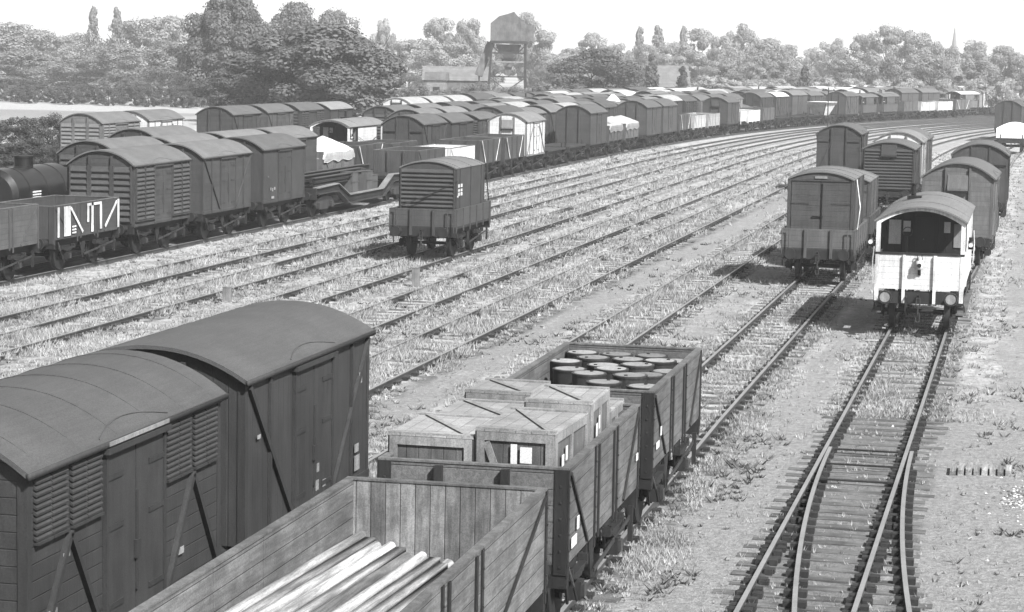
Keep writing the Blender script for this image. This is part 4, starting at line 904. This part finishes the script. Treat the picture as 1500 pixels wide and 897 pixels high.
ex = np.concatenate(ex); p = np.concatenate([p, ex]); hg = np.concatenate([hg, .14+.1*rng.random(len(ex))]); wd = np.concatenate([wd, .008+.0005*ex[:, 1]]); tn = np.concatenate([tn, np.clip(rng.normal(.5, .2, len(ex)), 0, 1)])
link('dry_grass', tuft_mesh('dry_grass', p, hg, wd, 5, .55, 'grass', tn), None, (1.0, 1, 1)); tag(D.objects['dry_grass'], 'dry pale grass growing between the sidings', 'grass', kind='stuff')
x, y = scatter(26000); v = .6*vnoise(x, y, 2.1, 13)+.4*vnoise(x, y, .6, 14)
railside = np.zeros_like(x)
for c in (-2.78, -6.65, -10.55, -14.5, -17.6, -21, -24.5, -27.65): railside = np.maximum(railside, np.exp(-((x-c-1.05)/.3)**2))
keep = ((v > .66) | ((railside > .5) & (v > .42) & (rng.random(len(x)) < .7)) | (rng.random(len(x)) < .03)) & (x > -30.8) & ~((y < 47) & (x > -4.4) & (x < -.9)); x, y = x[keep], y[keep]
link('weeds', tuft_mesh('weeds', np.stack([x, y], -1), (.04+.09*rng.random(len(x))**1.8)*(1+y/170), .022+.0005*y, 7, 1.0, 'weed', np.clip(rng.normal(.45, .2, len(x)), 0, 1)), None, (1, 1, 1)); tag(D.objects['weeds'], 'low dark weeds scattered beside the rails', 'weeds', kind='stuff')
# loose stones and pale litter
st = MB(); x, y = scatter(5200, 1.9); vv = vnoise(x, y, 2.5, 21); 
for a, b, q in zip(x, y, vv):
    if not (q > .55 or a > -1.2 or random.random() < .2) or abs(a+9) > 200 or a < -30: continue
    r_ = random.uniform(.012, .04)*(1+b/80); z = -.15; t0 = random.uniform(0, 6)
    st.add([(a+r_*cos(t0+i*1.57), b+r_*sin(t0+i*1.57), z) for i in range(4)]+[(a+random.uniform(-.4, .4)*r_, b, z+r_*.9)], [(0, 1, 4), (1, 2, 4), (2, 3, 4), (3, 0, 4)], 'concrete' if random.random() < .97 else 'whitep')
o = link('ballast_stones', st.mesh('ballast_stones')); tag(o, 'loose pale stones scattered over the yard', 'stones', kind='stuff')
lm = MB()
for i in range(420):
    a = random.gauss(.1, .2); b = random.gauss(39., .8); r_ = random.uniform(.012, .045)
    lm.add([(a+r_*cos(i+k*1.57), b+r_*sin(i+k*1.57), -.15) for k in range(4)]+[(a, b, -.15+r_*.5)], [(0, 1, 4), (1, 2, 4), (2, 3, 4), (3, 0, 4)], 'capping' if i % 3 else 'label')
tag(link('lime_heap', lm.mesh('lime_heap')), 'spilt white lime on the ground right of the turnout', 'lime', kind='stuff')

# ------------------------------------------------------------------ trees
def leaves(clumps, per, size, seed):
    r_ = np.random.default_rng(seed); C = np.array([c[:3] for c in clumps]); Rr = np.array([c[3] for c in clumps]); n = len(C)*per
    ci = np.repeat(np.arange(len(C)), per); dirs = r_.normal(size=(n, 3)); dirs /= np.linalg.norm(dirs, axis=1)[:, None]; rad = Rr[ci]*(.62+.38*r_.random(n)**.6)*(1+.12*r_.normal(size=n))
    P = C[ci]+dirs*rad[:, None]*np.array([1, 1, .8]); nrm = dirs+np.array([0, 0, .25])+.38*r_.normal(size=(n, 3)); nrm /= np.linalg.norm(nrm, axis=1)[:, None]
    t = np.cross(nrm, r_.normal(size=(n, 3))); t /= np.linalg.norm(t, axis=1)[:, None]; b = np.cross(nrm, t); s = size*r_.uniform(.5, 1.2, n)[:, None]
    V = np.stack([P-t*s*.5, P-b*s*.32, P+t*s*.5, P+b*s*.32], 1); me = D.meshes.new('crown'); me.vertices.add(n*4); me.vertices.foreach_set('co', V.reshape(-1)); me.loops.add(n*4); me.loops.foreach_set('vertex_index', np.arange(n*4)); me.polygons.add(n); me.polygons.foreach_set('loop_start', np.arange(n)*4)
    me.materials.append(MT['leaf']); at = me.attributes.new('tone', 'FLOAT', 'POINT'); ct = np.clip(r_.normal(.5, .22, len(C)), 0, 1)[ci]; at.data.foreach_set('value', np.repeat(np.clip(ct+r_.normal(0, .12, n), 0, 1), 4)); me.update(); me.validate(); return me
def broad(seed, n=60, per=420, low=.0):   # unit tree: height 1, radius .5
    r_ = np.random.default_rng(seed); cl = []
    while len(cl) < n:
        p = r_.uniform(-1, 1, 3)
        if p@p > 1 or p@p < .12: continue
        z = low+(1-low)*(p[2]*.5+.5); taper = 1-.35*max(0, p[2])-.15*max(0, -p[2]); cr = r_.uniform(.06, .13); cl.append((p[0]*.42*taper, p[1]*.42*taper, min(z, .97-cr*.7)*.95, cr))
    return leaves(cl, per, .03 if per > 200 else .042, seed)
def conical(seed, slim=.22):
    r_ = np.random.default_rng(seed); cl = []
    for i in range(34):
        z = .08+.86*i/34; rr_ = slim*(1-z)**.8+.02; a = r_.uniform(0, 6.28); cl.append((cos(a)*rr_*.6, sin(a)*rr_*.6, z, rr_*.75+.02))
    return leaves(cl, 110, .05, seed)
def trunk(h=1., r0=.03):
    m = MB(); pts = [(0, 0, -.02), (.01, .0, .25), (-.01, .01, .5), (0, 0, .8)]; rad = [r0, r0*.8, r0*.5, r0*.15]
    for i in range(3): m.cyl(pts[i], pts[i+1], rad[i], 'bark', 8, rad[i+1])
    for k in range(6):
        a = k*1.1; z = .22+.08*k; m.cyl((0, 0, z), (.25*cos(a), .25*sin(a), z+.22), r0*.4, 'bark', 6, r0*.1)
    return m.mesh('trunk')
BR = [broad(s) for s in (1, 2, 3, 4, 5, 6)]; BU = [broad(s, 30, 230, .02) for s in (21, 22, 23, 24)]; CO = [conical(31), conical(32, .16)]; TK = trunk()
BIG = broad(77, 130, 600, .0); HB = [broad(s, 70, 230, -.05) for s in (41, 42, 43)]
def tree(kind, px, yt, wpx, Y, label, cat, group=None, tone=1., seed=None, dz=0., name=None, crown=None, sy=1.):
    X, z = at_y(px, yt, Y); dist = math.hypot(X, Y); s = F/(Y*.975-X*.22); s = F/float(np.dot(np.array([X, Y, -CAMH]), cv)); W = wpx/s; H = max(z+.16-dz, .8)
    r = link(name or {'b': 'broadleaf_tree', 'u': 'shrub', 'c': 'conifer_tree', 'y': 'cypress_tree'}[kind], None, None, None, (X, Y, -.16+dz)); r.empty_display_size = 1
    i = seed if seed is not None else int(px*7+yt) ; me = crown or {'b': BR[i % 6], 'u': BU[i % 4], 'c': CO[0], 'y': CO[1]}[kind]
    wu = {'b': .93, 'u': .93, 'c': .5, 'y': .38}[kind]
    tone *= 1.0+max(0, min(1, (Y-310)/130))*1.3  # far crowns lightened with distance: haze and sunlight put into leaf colour
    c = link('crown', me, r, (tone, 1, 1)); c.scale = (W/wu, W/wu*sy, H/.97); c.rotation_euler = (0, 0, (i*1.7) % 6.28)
    t = link('trunk' if kind != 'u' else 'stem', TK, r); t.scale = (H*.8, H*.8, H*.85); tag(r, label, cat, group); return r
GT = 'trees of the wooded skyline'
sky_l = [(10, 28, 150, 420), (62, 40, 120, 470), (108, 44, 110, 500), (205, 24, 130, 480), (252, 18, 120, 450), (30, 72, 170, 380), (112, 78, 150, 400), (190, 66, 150, 390), (262, 60, 130, 360)]
lt = ['pale bushy tree at the far left edge of the skyline', 'hazy tree second from the left on the skyline', 'low hazy tree just left of the conifer pair', 'rounded tree right of the conifer pair', 'hazy tree left of the tallest tree', 'lower grey tree at the left edge', 'lower grey tree beneath the conifer pair', 'middle grey tree above the hedge, left part', 'grey tree directly left of the tallest dark tree']
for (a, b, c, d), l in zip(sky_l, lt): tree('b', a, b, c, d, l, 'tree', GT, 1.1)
tree('c', 137, 8, 30, 470, 'pointed conifer on the left skyline, left of the pair', 'conifer', 'pair of pointed conifers', .8)
tree('c', 171, 9, 28, 470, 'pointed conifer on the left skyline, right of the pair', 'conifer', 'pair of pointed conifers', .8)
tree('b', 335, -14, 150, 290, 'tallest tree, its top leaving the frame left of centre', 'tree', None, 1., crown=BIG)
tree('b', 425, -2, 130, 330, 'high tree behind the massive dark oak', 'tree', None, 1.05)
tree('b', 490, 8, 110, 350, 'grey tree behind the right shoulder of the dark oak', 'tree', None, 1.05)
tree('b', 465, 30, 270, 215, 'massive dark oak spreading behind the left vans', 'tree', None, 1.1, crown=BIG)
tree('b', 345, 90, 130, 225, 'dark lower tree on the left flank of the oak', 'tree', None, .85, 2)
tree('b', 562, 22, 46, 520, 'small pale round headed tree right of the oak', 'tree', None, 1.2)
mid = [(600, 55, 90, 480), (645, 22, 80, 520), (685, 22, 70, 500), (655, 58, 120, 460), (724, 60, 70, 480), (775, 14, 60, 520), (795, 40, 80, 480), (830, 68, 90, 470), (868, 44, 70, 560), (905, 60, 60, 560)]
lm_ = ['hazy tree between the oak and the loading tower', 'tall pale tree left of the loading tower, left one', 'tall pale tree left of the loading tower, right one', 'wide pale tree behind the long low shed', 'low tree directly behind the loading tower', 'pale tree rising just right of the tower roof', 'pale tree right of the tower legs', 'faded tree left of the bushy dark hazel', 'faded tree above the bushy dark hazel', 'faded tree in the gap left of the pointed firs']
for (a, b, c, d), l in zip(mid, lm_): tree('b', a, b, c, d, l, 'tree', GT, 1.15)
tree('b', 868, 68, 165, 300, 'bushy dark hazel behind the middle of the van rows', 'tree', None, .95, 3)
for i, (a, b, w) in enumerate(((938, 38, 22), (964, 36, 24), (1002, 37, 20))): tree('c', a, b, w*1.3, 560, '%s pointed fir from the left above the thatched house' % ordn(i), 'conifer', 'pointed firs above the house', .9)
rt = [(950, 62, 70, 520), (985, 58, 70, 500), (1025, 38, 80, 520), (1062, 48, 60, 500), (1090, 30, 70, 540), (1130, 52, 90, 500), (1160, 62, 60, 520), (1010, 70, 90, 440), (1100, 88, 70, 420), (1190, 66, 50, 600), (1222, 52, 60, 560), (1262, 46, 80, 520), (1300, 32, 80, 500), (1345, 40, 90, 480), (1380, 56, 70, 440), (1430, 54, 80, 520), (1475, 64, 80, 480), (1365, 78, 90, 400), (1240, 84, 100, 400), (1310, 80, 90, 390), (1440, 84, 90, 390), (1495, 76, 70, 400), (1150, 86, 80, 400), (1060, 82, 80, 420)]
rw = ['pale tree behind the left cypress', 'pale tree behind the house roof', 'broad tree with high rounded crown right of the firs', 'tree left of the highest middle crown', 'highest crown on the skyline right of centre', 'broad tree sloping down right of the highest crown', 'small tree at the dip in the skyline', 'lower tree behind the right cypress', 'small rounded tree low in front of the highest crown', 'faint tree left of the right hand wood', 'first tree of the right hand wood', 'second tree of the right hand wood', 'highest tree of the right hand wood', 'tree right of the highest in the right hand wood', 'tree beside the thin spire', 'pale tree right of the thin spire', 'tree near the right edge of the skyline', 'darker tree low in the right hand wood', 'low tree above the slim yard post', 'low dark tree above the distant grey brake vans', 'low tree above the pale open wagons', 'low tree at the right picture edge', 'low bushy tree above the light distant vans', 'low bushy tree right of the house']
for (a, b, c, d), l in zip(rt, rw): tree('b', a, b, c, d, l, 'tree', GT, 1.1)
tree('c', 1180, 95, 30, 330, 'small dark fir beside the distant pale vans', 'conifer', None, .8)
tree('y', 1000, 96, 24, 326, 'dark cypress at the right end of the thatched house', 'cypress', None, .5)
tree('y', 955, 78, 30, 330, 'tall cypress at the left end of the thatched house', 'cypress', None, .75)
# hedge and scrub
hn = 0
hd = [(3+i*19.5, 119+(i*5 % 7), 34+(i*7 % 9), 288-(i % 3)*4-i*.4) for i in range(18)]
for i, (a, b, w, d) in enumerate(hd): tree('u', a, b, w, d, '%s bush from the left in the dark hedge beyond the bright field' % ordn(i), 'bush', 'bushes of the field hedge', .8, None, crown=HB[i % 3])
for i, (a, b, w, d) in enumerate(((218, 102, 46, 372), (152, 106, 50, 420), (262, 106, 52, 362), (190, 110, 40, 340), (300, 108, 44, 330))): tree('u', a, b, w, d, ['round bush behind the hedge below the grey trees', 'low bush on the far field edge', 'bush at the right end of the far field', 'small bush just behind the hedge', 'bush where the hedge meets the tall dark tree'][i], 'bush', None, .9, crown=HB[i % 3])
for i, (a, b, w, d) in enumerate(((18, 168, 100, 128), (70, 160, 90, 131), (115, 166, 70, 134), (40, 200, 110, 122), (85, 205, 50, 121), (-5, 205, 90, 119))):
    tree('u', a, b, w, d, ['dark bush at the left edge above the tank wagon', 'highest dark bush left of the light louvred van', 'dark bush touching the light louvred van', 'lower bush behind the tank wagon dome', 'small bush between tank wagon and vans', 'lower bush cut by the left edge'][i], 'bush', 'bushes beside the left sidings', .6, i, crown=HB[i % 3])
for i in range(16):
    a = 385+i*29; tree('u', a, 132-(i % 3)*5-max(0, i-6)*.9+max(0, i-12)*1, 58, 270+(i % 4)*6, '%s scrub bush from the left on the bank behind the vans' % ordn(i), 'bush', 'scrub on the bank behind the vans', 1.5 if i > 7 else .9, crown=HB[i % 3])
for i, (a, b) in enumerate(((1035, 108), (1070, 112), (1105, 114), (1140, 113), (1210, 112), (1250, 112), (1290, 114), (1335, 112), (1385, 112), (1430, 112), (1475, 112))):
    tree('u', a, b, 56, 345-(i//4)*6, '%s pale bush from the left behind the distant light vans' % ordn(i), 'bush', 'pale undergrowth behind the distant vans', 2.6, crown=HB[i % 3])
for i, (x_, y_, w_, h_) in enumerate(((.9, 118, 1.6, 1.5), (1.6, 128, 2., 1.6), (.6, 108, 1.2, 1.1), (1.3, 99, 1.1, .8), (.5, 90, .9, .6))):
    r = link('weed_clump', None, None, None, (x_, y_, -.16)); c = link('leaves', BU[i % 4], r, (2.2, 1, 1)); c.scale = (w_, w_, h_); t = link('stem', TK, r); t.scale = (h_*.7,)*3
    tag(r, ['tall pale weeds beside the right hand vans', 'widest weed clump near the white sheeted load', 'weed clump beside the second van behind the brake van', 'low weed clump at the right edge by the path', 'nearest small weed clump right of the brake van'][i], 'weeds', 'weed clumps along the right path')

# ------------------------------------------------------------------ buildings and structures
X, z = at_y(745, 60, 330); TX, TY = X, 330.
r = link('loading_tower', None, None, None, (TX, TY, -.16)); r.rotation_euler = (0, 0, R(14)); tag(r, 'tall rusty loading tower with gabled bunker on splayed legs', 'tower')
m = MB(); m.prism([(-2.7, 9.6), (2.7, 9.6), (2.7, 12.1), (1.6, 12.9), (.7, 13.9), (-.1, 13.6), (-1.5, 13.2), (-2.7, 12.2)], 1, -2, 2, 'rust'); m.box(-2.8, 2.8, -2.1, 2.1, 9.2, 9.595, 'iron'); m.box(2.72, 3.7, -1.5, 1.5, 9.6, 12.0, 'rust'); link('bunker', m.mesh('bunker'), r)
m = MB(); m.prism([(-1.9, 9.1), (1.9, 9.1), (.45, 5.4), (.45, 4.6), (-.45, 4.6), (-.45, 5.4)], 1, -1, 1, 'rust'); m.cyl((0, -1.05, 7.4), (0, -1.0, 7.4), .8, 'tyre', 14); link('chute', m.mesh('chute'), r)
for s in (-1, 1):
    for e in (-1, 1):
        m = MB(); m.bar((s*2.5, e*1.8, 9.2), (s*(2.6 if s > 0 else 3.0), e*1.9, 0), .3, .3, 'iron'); link('leg', m.mesh('leg'), r)
m = MB()
for e in (-1, 1):
    for q_ in ((-2.8, .3, 2.6, 4.2), (2.6, .3, -2.8, 4.2)): m.bar((q_[0], e*1.85, q_[1]), (q_[2], e*1.85, q_[3]), .1, .1, 'tyre')
    m.bar((-2.9, e*1.8, 4.3), (2.6, e*1.8, 4.3), .14, .16, 'iron')
    m.bar((-2.7, e*1.8, 6.5), (2.6, e*1.8, 6.5), .18, .2, 'concrete'); m.bar((-2.6, e*1.8, 7.8), (2.6, e*1.8, 7.8), .14, .2, 'iron'); m.bar((-2.6, e*1.8, 9.), (0, e*1.8, 6.6), .12, .12, 'iron'); m.bar((2.6, e*1.8, 9.), (0, e*1.8, 6.6), .12, .12, 'iron')
link('bracing', m.mesh('bracing'), r)
m = MB(); m.bar((-2.6, -.2, 9.3), (-4.4, -.6, 4.4), 1.2, .9, 'rust', up=(0, 1, 0)); m.bar((-4.3, -.6, 5.2), (-4.3, -.6, 0), .25, .25, 'iron'); link('conveyor', m.mesh('conveyor'), r)
m = MB(); m.box(-1.2, 1.5, -1.2, 1.2, 0, 2.4, 'brick'); m.box(-1.3, 1.6, -1.3, 1.3, 2.4, 2.6, 'concrete'); link('base_hut', m.mesh('base_hut'), r)
def building(name, px, yb_, Y, w, d, h, rh, label, wall='brick', roof='tile', doors=(), rot=0., hip=0.):
    X, _ = at_y(px, 120, Y); r = link(name, None, None, None, (X, Y, -.16)); r.rotation_euler = (0, 0, rot); m = MB(); m.box(-w/2, w/2, -d/2, d/2, 0, h, wall); link('wall', m.mesh('wall'), r)
    m = MB(); o_ = .3; m.add([(-w/2-o_, -d/2-o_, h), (w/2+o_, -d/2-o_, h), (w/2+o_, d/2+o_, h), (-w/2-o_, d/2+o_, h), (-w/2-o_+hip, 0, h+rh), (w/2+o_-hip, 0, h+rh)], [(0, 1, 5, 4), (2, 3, 4, 5), (1, 2, 5), (3, 0, 4), (3, 2, 1, 0)], roof); link('roof', m.mesh('roof'), r)
    for (a, b, z0, z1) in doors: m = MB(); m.box(a, b, -d/2-.06, -d/2-.003, z0, z1, 'black'); link('doorway', m.mesh('doorway'), r)
    return tag(r, label, 'building')
building('thatched_house', 979, 120, 336, 6.2, 7, 3.2, 3.2, 'house with pale hipped roof between the two dark cypresses', 'concrete', 'tile', ((-1.5, -.3, 0, 2.1),), R(8), .5)
building('low_shed', 668, 110, 350, 10, 6, 3.4, 2.2, 'long low shed with pale roof left of the loading tower', 'rust', 'tile', ((-3.8, -1.6, .2, 2.6), (.6, 3.2, .2, 2.4)), R(12))
building('yard_hut', 640, 110, 330, 3, 3, 3.6, 1.2, 'small pale hut with dark doorway left of the long shed', 'concrete', 'rust', ((-.5, .5, 0, 2.6),), R(12))
X, z = at_y(1399, 38, 800); m = MB(); m.box(-1.6, 1.6, -1.6, 1.6, 0, 9, 'concrete'); r = link('church_spire', None, None, None, (X, 800, -.16)); link('tower', m.mesh('tower'), r); m = MB(); m.cyl((0, 0, 9), (0, 0, z), 1.5, 'concrete', 8, .05); link('spire', m.mesh('spire'), r); tag(r, 'thin faint church spire above the right hand wood', 'spire')
m = MB(); m.cyl((0, 0, -.2), (0, 0, 4.6), .07, 'iron', 8, .05); r = link('yard_post', None, None, None, (-20.6, 236., 0)); link('post', m.mesh('post'), r); m = MB(); m.box(-.7, .7, -.05, .05, 4.2, 4.3, 'iron'); m.box(-.6, -.5, -.05, .05, 4.3, 4.42, 'iron'); m.box(.5, .6, -.05, .05, 4.3, 4.42, 'iron'); link('crossarm', m.mesh('crossarm'), r); tag(r, 'slim post with crossarm standing before the distant wagons', 'post')
# low stumps and posts in the yard
for i, (x_, y_, h_) in enumerate(((-19.0, 69.5, .45), (-23.0, 63.0, .3))):
    m = MB(); m.box(-.11, .11, -.09, .09, -.2, h_-.02, 'batten'); m.box(-.12, .12, -.1, .1, h_-.02, h_, 'batten'); o = link('marker_stump', m.mesh('marker_stump'), None, (.8, 1, 1), (x_, y_, 0)); tag(o, ['short wooden stump in the grass right of the louvred container', 'small stump in the grass left of centre'][i], 'stump')

# ------------------------------------------------------------------ haze
ENV = dict(haze=.0004, sun=5.0, sky=.065, exp=1.65)
hz = MB(); hz.box(-700, 500, -30, 1000, -1.2, 40, 'ground'); me = hz.mesh('haze'); me.materials.clear()
hm = D.materials.new('haze_air'); hm.use_nodes = True; hm.node_tree.nodes.clear(); vo = hm.node_tree.nodes.new('ShaderNodeVolumePrincipled'); out = hm.node_tree.nodes.new('ShaderNodeOutputMaterial')
vo.inputs['Color'].default_value = g3(.97); vo.inputs['Density'].default_value = ENV['haze']; vo.inputs['Anisotropy'].default_value = .3; hm.node_tree.links.new(vo.outputs[0], out.inputs['Volume']); me.materials.append(hm)
tag(link('haze', me), 'pale summer haze over the yard and woods', 'haze', kind='stuff')

# ------------------------------------------------------------------ light
az = math.atan2(.80, -.68)   # compass-like angle of the sun from +Y towards +X
el = R(43.6)
sun_d = D.lights.new('sun', 'SUN'); sun_d.energy = ENV['sun']; sun_d.angle = R(.5); sun_d.color = (1, 1, 1); sun = D.objects.new('sun', sun_d); COL.objects.link(sun)
dirv = Vector((sin(az)*cos(el), cos(az)*cos(el), sin(el))); sun.rotation_euler = dirv.to_track_quat('Z', 'Y').to_euler()
w = D.worlds.new('World'); SC.world = w; w.use_nodes = True; n = w.node_tree.nodes; l = w.node_tree.links; n.clear()
sk = n.new('ShaderNodeTexSky'); sk.sky_type = 'NISHITA'; sk.sun_disc = False; sk.sun_elevation = el; sk.sun_rotation = az; sk.dust_density = 3.; sk.air_density = 1.2
bw = n.new('ShaderNodeRGBToBW'); bg = n.new('ShaderNodeBackground'); bg.inputs[1].default_value = ENV['sky']; wo = n.new('ShaderNodeOutputWorld')
l.new(sk.outputs[0], bw.inputs[0]); tc = n.new('ShaderNodeTexCoord'); sx = n.new('ShaderNodeSeparateXYZ'); l.new(tc.outputs['Generated'], sx.inputs[0])
def wm(op, a, b=None):
    q = n.new('ShaderNodeMath'); q.operation = op
    for i, x in enumerate((a, b)):
        if x is None: continue
        if isinstance(x, (int, float)): q.inputs[i].default_value = x
        else: l.new(x, q.inputs[i])
    return q.outputs[0]
up = wm('MAXIMUM', sx.outputs[2], 0.); veil = wm('MULTIPLY', wm('EXPONENT', wm('MULTIPLY', up, -15.)), 5.2)   # bright summer haze low in the sky
nz = n.new('ShaderNodeTexNoise'); nz.inputs['Scale'].default_value = 5; nz.inputs['Detail'].default_value = 4; l.new(tc.outputs['Generated'], nz.inputs['Vector'])
veil = wm('MULTIPLY', veil, wm('ADD', wm('MULTIPLY', nz.outputs['Fac'], .25), .87)); l.new(wm('ADD', bw.outputs[0], veil), bg.inputs[0]); l.new(bg.outputs[0], wo.inputs[0])
SC.view_settings.view_transform = 'Standard'; SC.view_settings.look = 'None'; SC.view_settings.exposure = ENV['exp']; SC.view_settings.gamma = 1
SC.render.engine = 'CYCLES'; cy = SC.cycles; cy.max_bounces = 5; cy.diffuse_bounces = 3; cy.glossy_bounces = 2; cy.transmission_bounces = 2; cy.volume_bounces = 1; cy.transparent_max_bounces = 4; cy.use_denoising = True
